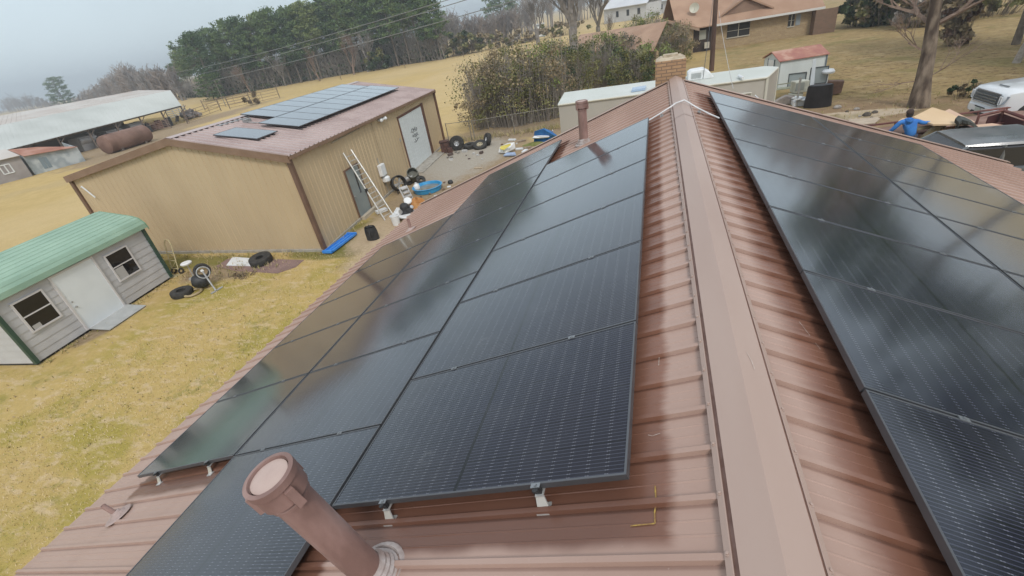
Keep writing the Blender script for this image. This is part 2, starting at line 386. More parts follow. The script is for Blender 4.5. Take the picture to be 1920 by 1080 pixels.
# vent pipes
BOOT=M('dusty brown boot flange',(.27,.20,.175),(.40,.35,.33),12,.55,.3)
def cap_pipe(base,axis,L,r,mat=PIPE,capr=None,flash=True):
    ax=V(axis).normalized(); b=V(base); cr=capr or r*1.36
    mb=MB(); mb.lathe([(r*1.02,-.25),(r,0),(r,L-.17),(r*1.09,L-.165),(r*1.09,L-.15),(r,L-.145),(r,L-.10)],b,ax,28)
    p=mb.build('vent_pipe',mat,house,True)
    mb=MB(); t=b+ax*L
    mb.lathe([(r*.98,-.13),(cr*.93,-.125),(cr*.93,-.04),(cr,-.035),(cr,0),(cr*.83,.003),(cr*.81,-.012),(cr*.78,-.014)],t,ax,32)
    u=ax.orthogonal().normalized(); w_=ax.cross(u)
    for k in range(3):
        a=2*math.pi*k/3+1.0; d=u*math.cos(a)+w_*math.sin(a); q=t+d*cr*.93-ax*.095
        M3=Matrix((d,ax.cross(d),ax)).transposed(); mb.box(q+d*.008,(.028,.035,.105),M=M3)
    c=mb.build('vent_cap',mat,p,True)
    mb=MB(); mb.lathe([(cr*.80,-.0135),(cr*.745,-.0136)],t,ax,32); mb.build('cap_gap',PIPED,c)
    mb=MB(); mb.lathe([(cr*.745,-.012),(cr*.745,-.008),(cr*.5,-.002),(0,0)],t,ax,32); mb.build('cap_lid',PIPEL,c,True)
    if flash:
        mb=MB(); nrm=V((-ST,0,CT)); prof=[]
        for k in range(9): prof.append((r*(1.75-.075*k)+(.006 if k%2 else 0),.02+.012*k))
        mb.lathe([(r*2.2,.030),(r*2.1,.036),(r*1.9,.042)]+prof+[(r*1.03,.13)],b-nrm*.02,(nrm*.4+ax*.6),28)
        mb.build('pipe_boot',BOOT,p,True)
    return p
cap_pipe(rp(-1,1.9,.95),(-.15,-.1,1),.93,.080)
P2=rp(-1,1.86,9.14); cap_pipe(P2,(0.01,0,1),.80,.085)
def small_pipe(s,y,axis,L,r=.024):
    b=rp(-1,s,y); ax=V(axis).normalized(); mb=MB(); mb.lathe([(r,-.05),(r,L),(r*.8,L),(r*.8,L-.03),(0,L-.03)],b,ax,14); p=mb.build('vent_pipe',PIPE,house,True)
    mb=MB(); mb.lathe([(.13,.02),(.125,.027),(.075,.034),(.062,.05),(.05,.055),(.04,.075),(r*1.05,.08)],b,(V((-ST,0,CT))),22); mb.build('pipe_boot',M('pale pipe boot',(.36,.27,.24),(.43,.33,.30),8,.6),p,True)
small_pipe(6.10,1.56,(-.35,-.1,1),.21); small_pipe(6.14,8.62,(0,0,1),.27,.035)
# pale water trail below the near small pipe
# chimney
def brick(name,c1,c2,mort,sc=1,bw=.2,bh=.07):
    m=bpy.data.materials.new(name); m.use_nodes=True; n=m.node_tree; b=n.nodes['Principled BSDF']; b.inputs['Roughness'].default_value=.85
    t=n.nodes.new('ShaderNodeTexCoord'); s=n.nodes.new('ShaderNodeSeparateXYZ'); n.links.new(t.outputs['Object'],s.inputs[0])
    a=X(n,s.outputs[0])+X(n,s.outputs[1]); cb=n.nodes.new('ShaderNodeCombineXYZ'); n.links.new(a.o,cb.inputs[0]); n.links.new(s.outputs[2],cb.inputs[1])
    br=n.nodes.new('ShaderNodeTexBrick'); n.links.new(cb.outputs[0],br.inputs['Vector']); br.inputs['Scale'].default_value=sc
    br.inputs['Color1'].default_value=(*c1,1); br.inputs['Color2'].default_value=(*c2,1); br.inputs['Mortar'].default_value=(*mort,1)
    br.inputs['Mortar Size'].default_value=.011; br.inputs['Brick Width'].default_value=bw; br.inputs['Row Height'].default_value=bh
    no=nz(n,t.outputs['Object'],9,4); c=mixc(n,no.step(.3,.8)*.35,br.outputs['Color'],(.2,.12,.07)); n.links.new(c,b.inputs['Base Color'])
    return m
cx0,cx1=PY(1229,114,11.42).x,PY(1287,107,11.42).x; ctz=PY(1229,117,11.42).z
mb=MB(); mb.hexa([V(q) for q in ((cx0,11.42,0),(cx1,11.42,0),(cx1,12.0,0),(cx0,12.0,0),(cx0,11.42,ctz),(cx1,11.42,ctz),(cx1,12.0,ctz),(cx0,12.0,ctz))])
chm=mb.build('chimney',brick('chimney brick',(.46,.29,.16),(.38,.23,.13),(.22,.15,.10),1,.21,.068),house)
mb=MB(); mb.hexa([V(q) for q in ((cx0+.01,11.43,ctz),(cx1-.01,11.43,ctz),(cx1-.01,11.99,ctz),(cx0+.01,11.99,ctz),(cx0+.1,11.52,ctz+.05),(cx1-.1,11.52,ctz+.05),(cx1-.1,11.9,ctz+.06),(cx0+.1,11.9,ctz+.06))])
mb.box(((cx0+cx1)/2,11.72,ctz+.07),(.3,.26,.05)); mb.build('chimney_crown',M('mortar crown',(.50,.42,.31),(.38,.31,.22),9,.9,.4),chm)

# ---------------------------------------------------------------- solar panels
def make_panel(name,label,W,H,cells,org,ex,ey,ez,group,th=.035,fw=.011,fm=None):
    """local frame: x down the slope, y along the ridge, z off the roof"""
    o=thing(name,label,'solar panel',org,group)
    def loc(mbb,nm,mt,par):
        me=bpy.data.meshes.new(nm); me.from_pydata([tuple(q) for q in mbb.v],[],mbb.f); me.materials.append(mt); ob=bpy.data.objects.new(nm,me); COL.objects.link(ob); ob.parent=par; return ob
    fr=MB()
    fr.box((H/2,fw/2,-th/2),(H,fw,th)); fr.box((H/2,W-fw/2,-th/2),(H,fw,th)); fr.box((fw/2,W/2,-th/2),(fw,W-2*fw,th)); fr.box((H-fw/2,W/2,-th/2),(fw,W-2*fw,th))
    loc(fr,'frame',fm or FRAME,o)
    g=MB(); g.hexa([(fw,fw,-.008),(H-fw,fw,-.008),(H-fw,W-fw,-.008),(fw,W-fw,-.008),(fw,fw,-.003),(H-fw,fw,-.003),(H-fw,W-fw,-.003),(fw,W-fw,-.003)])
    loc(g,'glass',cells,o)
    Mx=Matrix((ex,ey,ez)).transposed().to_4x4(); Mx.translation=V(org); o.matrix_world=Mx
    return o
CLAMP=M('clamp metal',(.30,.31,.32),rough=.35,metal=.8); BOLT=M('bolt metal',(.55,.56,.58),rough=.3,metal=.8)
FOOT=M('mill finish foot',(.62,.62,.60),rough=.35,metal=.5)
def clamps(o,W,H,near=False,end=False):
    for i,f in enumerate((.235,.765)):
        c=MB(); yy=-.01 if not near else -.012
        c.box((H*f,yy,.0015),(.05,.026 if not near else .024,.006)); c.lathe([(.008,0),(.008,.007),(0,.007)],(H*f,yy,.004),(0,0,1),8); c.box((H*f,yy,-.03),(.02,.012,.05))
        me=bpy.data.meshes.new('clamp'); me.from_pydata([tuple(q) for q in c.v],[],c.f); me.materials.append(CLAMP); ob=bpy.data.objects.new('clamp',me); COL.objects.link(ob); ob.parent=o
        if near:
            c=MB(); x0=H*f
            c.box((x0,-.012,-.045),(.028,.022,.05)); me=bpy.data.meshes.new('b'); 
            me=bpy.data.meshes.new('clamp_block'); me.from_pydata([tuple(q) for q in c.v],[],c.f); me.materials.append(BLACK); ob2=bpy.data.objects.new('clamp_block',me); COL.objects.link(ob2); ob2.parent=ob
            c=MB(); c.slab([(x0-.02,-.04,-.06),(x0+.02,-.04,-.06),(x0+.02,.02,-.06),(x0-.02,.02,-.06)],(0,0,-.008)); c.slab([(x0-.02,-.04,-.06),(x0+.02,-.04,-.06),(x0+.026,-.055,-.118),(x0-.026,-.055,-.118)],(0,.008,0)); c.box((x0,-.03,-.108),(.056,.06,.012))
            me=bpy.data.meshes.new('mounting_foot'); me.from_pydata([tuple(q) for q in c.v],[],c.f); me.materials.append(FOOT); ob=bpy.data.objects.new('mounting_foot',me); COL.objects.link(ob); ob.parent=o
ordn=['nearest','second','third','fourth','fifth','sixth','seventh','eighth','ninth']
def row(side,s0,y0,k0,k1,rowname,nearend):
    W,H=A-.014,PB-.012
    for i,k in enumerate(range(k0,k1)):
        side_='left' if side<0 else 'right'
        org=rp(side,s0,y0+k*A+.007,.12); ex=V((side*CT,0,-ST)); ez=V((side*ST,0,CT)); ey=ez.cross(ex)
        if side>0: pass
        if ey.y<0: org=rp(side,s0,y0+k*A+.007+W,.12)
        n_=k1-k0; lab=f'{side_} roof slope solar panel, {rowname}, '+('farthest from camera' if i==n_-1 else 'nearest the camera' if i==0 else f'{ordn[i]} from camera')
        o=make_panel('solar_panel',lab,W,H,CELLS,org,ex,ey,ez,f'solar panels on the {side_} slope of the brown roof')
        if ey.y>0: clamps(o,W,H,near=(i==0 and nearend))
        else:
            # mirrored frame: clamps sit on the far side of each panel here
            if i==0 and nearend:
                for f in (.235,.765):
                    x0=H*f; c=MB(); c.box((x0,W+.012,-.03),(.03,.024,.055)); c.lathe([(.016,0),(.016,.012),(0,.012)],(x0,W+.03,-.012),(0,0,1),10)
                    me=bpy.data.meshes.new('clamp_block'); me.from_pydata([tuple(q) for q in c.v],[],c.f); me.materials.append(BLACK); ob=bpy.data.objects.new('clamp_block',me); COL.objects.link(ob); ob.parent=o
                    c=MB(); c.slab([(x0-.022,W+.03,-.052),(x0+.022,W+.03,-.052),(x0+.034,W+.062,-.115),(x0-.034,W+.062,-.115)],(0,-.008,0)); c.slab([(x0-.034,W+.02,-.118),(x0+.034,W+.02,-.118),(x0+.034,W+.085,-.118),(x0-.034,W+.085,-.118)],(0,0,.008)); c.slab([(x0-.022,W-.03,-.052),(x0+.022,W-.03,-.052),(x0+.022,W+.034,-.052),(x0-.022,W+.034,-.052)],(0,0,.008)); c.lathe([(.012,0),(.012,.01),(0,.012)],(x0,W+.065,-.112),(0,0,1),8)
                    me=bpy.data.meshes.new('mounting_foot'); me.from_pydata([tuple(q) for q in c.v],[],c.f); me.materials.append(FOOT); ob=bpy.data.objects.new('mounting_foot',me); COL.objects.link(ob); ob.parent=o
            for f in (.235,.765):
                c=MB(); c.box((H*f,W+.01,.0015),(.05,.026,.006)); c.lathe([(.008,0),(.008,.007),(0,.007)],(H*f,W+.01,.004),(0,0,1),8)
                me=bpy.data.meshes.new('clamp'); me.from_pydata([tuple(q) for q in c.v],[],c.f); me.materials.append(CLAMP); ob=bpy.data.objects.new('clamp',me); COL.objects.link(ob); ob.parent=o
row(-1,D0L,Y1,0,6,'row next to the ridge',True)
row(-1,D0L+PB+.02,Y2,-1,7,'middle row',True)
row(-1,D0L+2*PB+.04,Y2,0,5,'row next to the eave',True)
row(1,D0R,YR,-1,7,'row next to the ridge',False)
row(1,D0R+PB+.01,YR,0,7,'row next to the eave',False)
# conduit over the ridge
CW=M('white plastic conduit',(.72,.72,.72),(.62,.62,.62),8,.4)
cond=thing('electrical_conduit','thin white conduit pipe bent over the ridge between the two panel fields','conduit',rp(-1,.5,8.38,.05))
mb=MB()
yc=8.4; pth=[rp(-1,.56,8.25,.06),rp(-1,.5,8.27,.06),rp(-1,.3,8.33,.075),rp(-1,.15,8.38,.085),rp(-1,.06,8.41,.10),rp(1,.0,8.42,.112),rp(1,.07,8.40,.10),rp(1,.2,8.30,.075),rp(1,.4,8.12,.06),rp(1,.56,8.0,.055)]
mb.tube(pth,.0125,10); mb.build('pipe',CW,cond,True)
for side,s,y in ((-1,.32,8.32),(1,.27,8.24)):
    mb=MB(); q=rp(side,s,y,.024); mb.box(q+V((0,.0,.006)),(.05,.11,.006),M=Matrix.Rotation(side*TH,3,'Y')); mb.torus(rp(side,s,y,.062),.015,.004,(1,0,0),12,5); mb.box(q+V((0,-.03,.02)),(.022,.006,.04)); mb.build('strap',GALV,cond)
# white stub of conduit lying beyond the far edge of the right field
mb=MB(); a=rp(1,1.98,11.2,.05); mb.tube([G(1416,179,4.1),G(1433,194,4.05)],.012,8); 
solo(mb,'conduit_offcut',CW,'short white conduit stub standing up at the far edge of the right roof slope','conduit')
#@@NEXT
# ---------------------------------------------------------------- the tan metal shop
def wallmat(name,c1,c2,per,axis='h',edge=.12,dark=.72,rough=.5,dirt=None):
    """ribbed steel sheet: ribs as bump plus real colour; per = rib pitch"""
    m,n,b,co,x,y,z=newmat(name,rough)
    if axis=='v': t=z
    else: t=x+y*1.0
    q=(t*(1/per)).fract()
    tri=(q-.5).abs()
    h=tri.step(.5-edge,.5)
    base=mixc(n,nz(n,co,.5,4,(1,1,.6)).step(.3,.7),c1,c2)
    if dirt: base=mixc(n,z.step(dirt[0],0)*nz(n,co,2,4).step(.3,.7)*.6,base,dirt[1])
    n.links.new(base,b.inputs['Base Color']); bumpn(n,b,h,.9,.025); return m
TAN=M('tan painted steel',(.49,.375,.235),(.54,.42,.265),.6,.5,stretch=(1,1,.5))
shop=thing('tan_metal_shop','large tan metal workshop with brown trim, rolling door and solar panels on its roof','workshop',(-18,20,0))
N_=V((-12.58,13.24,0)); F_=V((-13.89,28.67,0)); W_=V((-24.17,13.42,0)); BW=F_+(W_-N_)
AN=V((-17.55,13.33,4.68)); AF=V((-19.16,28.75,4.45)); eN,eF,eW,eB=3.71,3.40,3.72,3.45
def ribwall(a,b,za,zb,apex=None,pitch=.305,side=1):
    """vertical ribbed sheet from a to b; height za..zb (straight or with an apex height)"""
    mb=MB(); a=V(a); b=V(b); d=(b-a); L=d.length; d.normalize(); nr=V((d.y,-d.x,0))*side
    ts=[]; k=0; t=.1
    st=[(0,0)]
    while t<L-.08:
        st+= [(t-.03,0),(t-.012,.02),(t+.012,.02),(t+.03,0)]; t+=pitch
    st.append((L,0))
    if apex: ta=apex[0]*L
    def top(t):
        if apex: return za+(apex[1]-za)*t/ta if t<ta else apex[1]+(zb-apex[1])*(t-ta)/(L-ta)
        return za+(zb-za)*t/L
    if apex: st=sorted(st+[(ta,0)])
    for t,o in st:
        q=a+d*t+nr*o; mb.v+= [tuple(q),tuple(V((q.x,q.y,top(t))))]
    for i in range(len(st)-1): mb.f.append((2*i,2*i+2,2*i+3,2*i+1)); mb.m.append(0)
    return mb
g_=ribwall(W_,N_,eW-.02,eN-.02,(.571,AN.z-.04)); g_.build('wall',TAN,shop)
ribwall(N_,F_,eN-.02,eF-.02).build('wall',TAN,shop)
ribwall(F_,BW,eF-.02,eB-.02,(.455,AF.z-.04)).build('wall',TAN,shop); ribwall(BW,W_,eB-.02,eW-.02).build('wall',TAN,shop)
# concrete edge
CONC=M('old concrete',(.40,.37,.32),(.30,.275,.235),4,.9,.3)
mb=MB()
for a,b in ((W_,N_),(N_,F_)):
    d=(b-a).normalized(); nr=V((d.y,-d.x,0)); mb.slab([a+nr*.02,b+nr*.02,b+nr*.10,a+nr*.10],(0,0,.10))
mb.build('concrete_footing',CONC,shop)
# roof
SROOF=M('brown ribbed shop roof',(.36,.27,.25),(.44,.345,.32),.7,.28,.05,rvar=.06)
def sheet(a,b,c,d,pitch=.305,rh=.045,over=.0):
    """a,b ridge (near,far); d,c eave (near,far); ribs run ridge to eave"""
    mb=MB(); L=(b-a).length; n_=int(L/pitch); nr=((b-a).cross(d-a)).normalized(); nr=nr if nr.z>0 else -nr
    st=[(0,0)]
    for k in range(n_+1):
        t=k*pitch+.12
        for dt,h in ((-.045,0),(-.018,rh),(.018,rh),(.045,0)):
            if 0<t+dt<L: st.append((t+dt,h))
    st.append((L,0))
    for t,h in st:
        f=t/L; mb.v+= [tuple(a.lerp(b,f)+nr*h),tuple(d.lerp(c,f)+nr*h)]
    for i in range(len(st)-1): mb.f.append((2*i,2*i+1,2*i+3,2*i+2)); mb.m.append(0)
    return mb
o_=(N_-F_).normalized()*.12; ox=(N_-W_).normalized()*.14
eNn=V((N_.x,N_.y,eN))+ox+o_-V((0,0,.02)); eFf=V((F_.x,F_.y,eF))+ox-o_-V((0,0,.02)); eWw=V((W_.x,W_.y,eW))-ox+o_-V((0,0,.02)); eBb=V((BW.x,BW.y,eB))-ox-o_-V((0,0,.02))
rN=AN+o_+V((0,0,.03)); rF=AF-o_+V((0,0,.03))
sheet(rN,rF,eFf,eNn).build('roof',SROOF,shop); sheet(rN,rF,eBb,eWw).build('roof',SROOF,shop)
mb=MB(); mb.slab([rN+V((.22,0,.0)),rN+V((0,0,.05)),rF+V((0,0,.05)),rF+V((.22,0,.0))],(0,0,.012)); mb.slab([rN+V((-.22,0,.0)),rN+V((0,0,.05)),rF+V((0,0,.05)),rF+V((-.22,0,.0))],(0,0,.012))
mb.build('ridge_cap',SROOF,shop)
mb=MB()
def trim(a,b,h=.24,t=.05,mb=mb): mb.slab([a+V((0,0,.035)),b+V((0,0,.035)),b+V((0,0,.035-h)),a+V((0,0,.035-h))],tuple(V((0,-t,0)) if abs((b-a).x)>abs((b-a).y) else V((t,0,0))))
trim(rN,eNn,.26); trim(rN,eWw,.26); trim(eNn+V((.003,0,-.03)),eFf+V((.003,0,-.03)),.12,.04); mb.slab([rF+V((0,.0,.03)),eFf+V((0,0,.03)),eFf+V((0,0,-.2)),rF+V((0,0,-.2))],(0,.05,0))
mb.build('roof_trim',M('brown gable trim',(.21,.13,.085),(.25,.16,.11),2,.45),shop)
mb=MB(); mb.slab([rN+V((.0,-.052,.037)),eNn+V((0,-.052,.037)),eNn+V((0,-.02,.037)),rN+V((0,-.02,.037))],(0,0,.004))
for P,z in ((N_,eN),(F_,eF),(W_,eW)): 
    s_=1 if P.x>-20 else -1
    mb=MB(); mb.box((P.x+s_*.02,P.y+(-.03 if P.y<20 else .03),z/2-.08),(.17,.13,z-.16),rz=-.085 if P.x>-20 else 0); mb.build('corner_trim',TRIMB,shop)
wl=lambda u,v: PP(u,v,N_,F_,N_+V((0,0,1)))
dW=(F_-N_).normalized(); nW=V((dW.y,-dW.x,0))
def onwall(t,z,o=0): return V((N_.x,N_.y,0))+dW*t+nW*o+V((0,0,z))
def wbox(mb,t0,t1,z0,z1,o0,o1): return mb.hexa([onwall(t0,z0,o0),onwall(t1,z0,o0),onwall(t1,z0,o1),onwall(t0,z0,o1),onwall(t0,z1,o0),onwall(t1,z1,o0),onwall(t1,z1,o1),onwall(t0,z1,o1)])
# personnel door
D1,D2=3.02,4.10
mb=MB(); wbox(mb,D1-.06,D1,0,2.14,.0,.06); wbox(mb,D2,D2+.06,0,2.14,.0,.06); wbox(mb,D1-.06,D2+.06,2.14,2.2,.0,.06)
df=mb.build('door_frame',TRIMB,shop)
mb=MB(); wbox(mb,D1,D2,.03,2.14,.0,.042); dr=mb.build('door',M('blue grey steel door',(.23,.26,.255),(.27,.30,.29),2,.5),shop)
mb=MB(); wbox(mb,D1+.62,D1+.74,.98,1.92,.04,.046); mb.build('door_window',M('dark door glass',(.02,.022,.022),rough=.1),dr)
mb=MB(); mb.lathe([(.03,0),(.03,.02),(.015,.03),(.028,.05),(.026,.07),(0,.075)],onwall(D1+.1,1.02,.04),nW,12); mb.build('handle',GALV,dr)
mb=MB(); wbox(mb,D1-.1,D2+1.0,0,.14,.13,.30); mb.build('door_step',M('pale timber step',(.50,.44,.34),(.40,.34,.26),4,.8,stretch=(1,.2,1)),shop)
# roll-up door
T1,T2=9.45,12.90; ZT=2.93
mb=MB(); 
for i in range(36): 
    z0=.02+i*(ZT-.02)/36; z1=z0+(ZT-.02)/36
    wbox(mb,T1,T2,z0,z1-.012,-.005,.024); wbox(mb,T1,T2,z1-.012,z1,-.005,.012)
ru=mb.build('roll_up_door',M('white rolling door slats',(.72,.76,.76),(.66,.70,.70),3,.4,stretch=(1,1,4)),shop)
mb=MB(); wbox(mb,T2,T2+.34,0,ZT+.12,.0,.05); wbox(mb,T1-.09,T2,ZT,ZT+.10,.0,.045); wbox(mb,T1-.09,T1,0,ZT,.0,.045)
mb.build('door_trim',M('dark brown door trim',(.11,.05,.035),(.14,.07,.05),3,.5),shop)
mb=MB(); wbox(mb,T1-.2,T2+.5,.0,.07,.105,.75); mb.build('concrete_apron',CONC,shop)
# the sprayed lettering: loose black scrawl of three short lines
mb=MB(); SPR=M('black sprayed paint',(.06,.065,.07),rough=.7)
def wtube(pts,r,t0,z0,k=1): mb.tube([onwall(t0+a*k,z0+b*k,.028) for a,b in pts],r,5)
for pts in ([(0,0),(.12,.13),(.28,.16),(.36,.08),(.28,-.02),(.16,.02),(.3,-.08)],[(.42,.16),(.44,-.05)],[(.42,.05),(.60,.09)],[(.60,.18),(.60,-.06)],[(.7,.02),(.82,.12),(.9,.05),(.8,-.06),(.7,0)]): wtube(pts,.016,10.62,1.92,1.05)
for pts in ([(0,.05),(.1,.16),(.16,0),(.24,.14)],[(.34,.12),(.3,0),(.4,-.04),(.48,.04),(.44,.14),(.34,.12)],[(.56,.14),(.58,-.06),(.7,.0),(.72,.14)],[(.82,.16),(.78,0),(.92,-.02)]): wtube(pts,.015,10.68,1.63,.95)
for pts in ([(0,0),(.2,-.07),(.45,-.02),(.7,.05),(.86,.02)],[(.2,.12),(.26,-.02)],[(.5,.12),(.55,.0)]): wtube(pts,.015,10.75,1.40,.95)
mb.build('sprayed_lettering',SPR,ru)
# wall fittings
mb=MB(); wbox(mb,7.2,7.75,3.26,3.36,.02,.14); mb.lathe([(.07,0),(.09,.05),(.05,.12),(0,.13)],onwall(7.75,3.3,.12),nW,10); mb.lathe([(.07,0),(.09,.05),(.05,.12),(0,.13)],onwall(7.25,3.3,.12),nW,10); mb.build('floodlight',WHITEP,shop)
mb=MB(); wbox(mb,1.9+.9,1.9+3.4,3.38,3.41,.02,.05); mb.build('wall_conduit',M('dull tan conduit',(.42,.36,.28),rough=.5),shop)
mb=MB(); mb.tube([onwall(6.45,3.5,.04),onwall(6.45,.3,.04)],.012,6); mb.tube([onwall(9.0,1.9,.04),onwall(9.0,0,.04)],.012,6); mb.build('wall_pipe',M('thin wall pipe',(.34,.27,.18),rough=.5),shop)
mb=MB(); wbox(mb,8.95,9.06,1.86,2.02,.0,.05); mb.build('switch_box',GALV,shop)
inv=thing('inverter_box','white electrical box mounted on the tan shop wall beside the grey door','electrical box',onwall(5.9,.9,.1))
mb=MB(); wbox(mb,5.75,6.22,1.0,1.55,.03,.22); mb.build('box',WHITEP,inv,bevel=.03); mb=MB(); mb.lathe([(.15,0),(.2,.05),(.2,.22),(.14,.27),(0,.28)],onwall(6.06,.66,.15),(0,0,1),16); mb.build('meter_dome',WHITEP,inv,True)
mb=MB(); mb.tube([onwall(6.0,1.55,.06),onwall(6.0,1.85,.05)],.02,8); mb.tube([onwall(6.06,.67,.06),onwall(6.12,.05,.06)],.016,8); mb.build('pipe',GALV,inv)
# white tube on the gable left corner
mb=MB(); mb.tube([V((-23.7,13.3,3.2)),V((-23.55,13.25,3.28)),V((-23.2,13.28,2.75))],.03,8); mb.build('white_pipe_end',WHITE,shop)
# shop panels on the near slope
dr_=(AF-AN).normalized(); dn=(V((N_.x,N_.y,eN))-AN); dn=(dn-dr_*dn.dot(dr_)).normalized(); un=dr_.cross(dn); un=un if un.z>0 else -un
CELLF=panel_mat(name='distant solar cells',lines=False,gloss=1.05)
FRAME_F=M('thin dark frame',(.07,.07,.075),rough=.4)
def shop_row(s0,Hh,t0,t1,n,rn):
    Wd=(t1-t0)/n-.02
    for k in range(n):
        org=AN+dr_*(t0+k*(Wd+.02))+dn*s0+un*.2; ez=un; ex=dn; ey=ez.cross(ex)
        if ey.dot(dr_)<0: org=org+dr_*Wd
        lab=f'small distant panel on the shop roof, {rn}, '+('farthest away' if k==n-1 else f'{ordn[k]} to the near gable' if k==0 else f'{ordn[k]} from the near gable')
        make_panel('solar_panel',lab,Wd,Hh,CELLF,org,ex,ey,ez,'solar panels on the tan shop roof',fm=FRAME_F)
SCAL=5.35/5.06
shop_row(.14,1.66,3.85,13.4,8,'ridge row'); shop_row(1.83,1.80,2.62,13.7,9,'eave row')
org=AN+dr_*.62+dn*1.32+un*.13; ez=un; ex=dn; ey=ez.cross(ex)
if ey.dot(dr_)<0: org=org+dr_*1.3
make_panel('solar_panel','lone panel lying near the front gable of the shop roof, apart from the others',1.3,1.8,CELLF,org,ex,ey,ez,'solar panels on the tan shop roof')
mb=MB(); mb.tube([AN+dr_*2.1+dn*.35+un*.06,AN+dr_*3.9+dn*.5+un*.08],.03,6); mb.tube([AN+dr_*3.1+dn*1.0+un*.06,AN+dr_*3.3+dn*2.2+un*.08],.02,6); mb.box(AN+dr_*3.2+dn*.9+un*.1,(.2,.3,.14)); mb.build('roof_cabling',GALV,shop)

# ---------------------------------------------------------------- green-roofed shed
shed=thing('green_roof_shed','small grey clapboard shed with a pale green metal roof, two windows and a white door','shed',(-19.5,8.7,0))
a_=V((-17.75,6.15,0)); b_=V((-18.25,11.15,0)); dS=(b_-a_).normalized(); LS=5.0; nS=V((dS.y,-dS.x,0)); WS=3.1
def sp(t,z,o=0): return a_+dS*t+nS*o+V((0,0,z))
def clap(name,base,lip,per,rough=.45):
    m,n,b,co,x,y,z=newmat(name,rough)
    q=(z*(1/per)).fract(); c=mixc(n,q.lt(.13),base,lip); c=mixc(n,nz(n,co,1.5,4).step(.3,.7)*.15,c,(.3,.3,.29)); n.links.new(c,b.inputs['Base Color']); return m
SID=M('grey metal siding',(.46,.46,.47),(.52,.52,.53),2,.42,.04); 
def lapwall(p,q,z0,z1f,par,mat,per=.232,gable=None):
    """horizontal lap boards as real steps"""
    mb=MB(); d=(q-p); L=d.length; d.normalize(); nr=V((d.y,-d.x,0)); k=0
    z=z0
    while z<(gable or z1f)-.01:
        z2=min(z+per,gable or z1f)
        def ends(zz):
            if gable and zz>z1f: f=(zz-z1f)/(gable-z1f); return L/2*f,L-L/2*f
            return 0,L
        (l0,r0),(l1,r1)=ends(z),ends(z2)
        mb.add([p+d*l0+nr*.022+V((0,0,z)),p+d*r0+nr*.022+V((0,0,z)),p+d*r1+nr*.006+V((0,0,z2)),p+d*l1+nr*.006+V((0,0,z2))],[(0,1,2,3)])
        mb.add([p+d*l0+nr*.006+V((0,0,z)),p+d*r0+nr*.006+V((0,0,z)),p+d*r0+nr*.022+V((0,0,z)),p+d*l0+nr*.022+V((0,0,z))],[(0,1,2,3)])
        z=z2
    return mb
lapwall(a_,b_,.08,2.15,shed,SID).build('wall',SID,shed)
c_=a_-nS*WS; d_=b_-nS*WS
lapwall(c_,a_,.08,2.15,shed,SID,gable=2.78).build('wall',SID,shed)
lapwall(b_,d_,.08,2.15,shed,SID,gable=2.78).build('wall',SID,shed); lapwall(d_,c_,.08,2.15,shed,SID).build('wall',SID,shed)
DG=M('dark green shed trim',(.035,.075,.055),rough=.45)
for P in (a_,b_,c_,d_): mb=MB(); mb.box(P+V((0,0,1.12))+nS*(.02 if P in (a_,b_) else -.02),(.11,.11,2.1),rz=.1); mb.build('corner_trim',DG,shed)
mb=MB()
mb.slab([sp(-.05,2.08,.035),sp(LS+.05,2.08,.035),sp(LS+.05,2.15,.035),sp(-.05,2.15,.035)],tuple(nS*.04))
mb.build('eave_trim',DG,shed)
mb=MB(); mb.slab([sp(0,.0,-.05),sp(LS,.0,-.05),sp(LS,0,-WS),sp(0,0,-WS)],(0,0,.09)); mb.build('skid_base',BLACK,shed)
GR=M('pale green ribbed roofing',(.24,.37,.275),(.30,.44,.33),.8,.45,rvar=.06)
prof=[(.16,2.10),(.14,2.26),(-.02,2.46),(-.26,2.56),(-WS/2,2.86),(-WS+.26,2.56),(-WS+.02,2.46),(-WS-.14,2.26),(-WS-.16,2.10)]
mb=MB(); ext=[]
for (o0,z0_),(o1,z1_) in zip(prof,prof[1:]):
    ext.append((o0,z0_)); L2=math.hypot(o1-o0,z1_-z0_)
    if L2>.6:
        nn_=int(L2/.19)
        for k in range(nn_):
            f=(k+.5)/nn_
            for df,h in ((-.022,0),(-.009,.018),(.009,.018),(.022,0)): g=f+df/L2; ext.append((o0+(o1-o0)*g,z0_+(z1_-z0_)*g+h))
    elif L2>.2: ext+= [(o0+(o1-o0)*.49,z0_+(z1_-z0_)*.49),(o0+(o1-o0)*.5,z0_+(z1_-z0_)*.5+.012),(o0+(o1-o0)*.56,z0_+(z1_-z0_)*.56+.012),(o0+(o1-o0)*.57,z0_+(z1_-z0_)*.57)]
ext.append(prof[-1]); P_=len(ext)
for t in (-.14,LS*.33,LS*.66,LS+.14):
    for o,z in ext: mb.v.append(tuple(sp(t,z,o)))
for i in range(3):
    for j in range(P_-1): mb.f.append((i*P_+j,i*P_+j+1,(i+1)*P_+j+1,(i+1)*P_+j)); mb.m.append(0)
mb.build('roof',GR,shed)
mb=MB(); mb.slab([sp(-.15,z,o) for o,z in prof]+[sp(-.15,z-.09,o*.97) for o,z in prof[::-1]],tuple(dS*-.03)); mb.slab([sp(LS+.15,z,o) for o,z in prof]+[sp(LS+.15,z-.09,o*.97) for o,z in prof[::-1]],tuple(dS*.03))
mb.build('roof_edge',M('green roof edge trim',(.16,.34,.22),rough=.4),shed)
def sb(mb,t0,t1,z0,z1,o0,o1): return mb.hexa([sp(t0,z0,o0),sp(t1,z0,o0),sp(t1,z0,o1),sp(t0,z0,o1),sp(t0,z1,o0),sp(t1,z1,o0),sp(t1,z1,o1),sp(t0,z1,o1)])
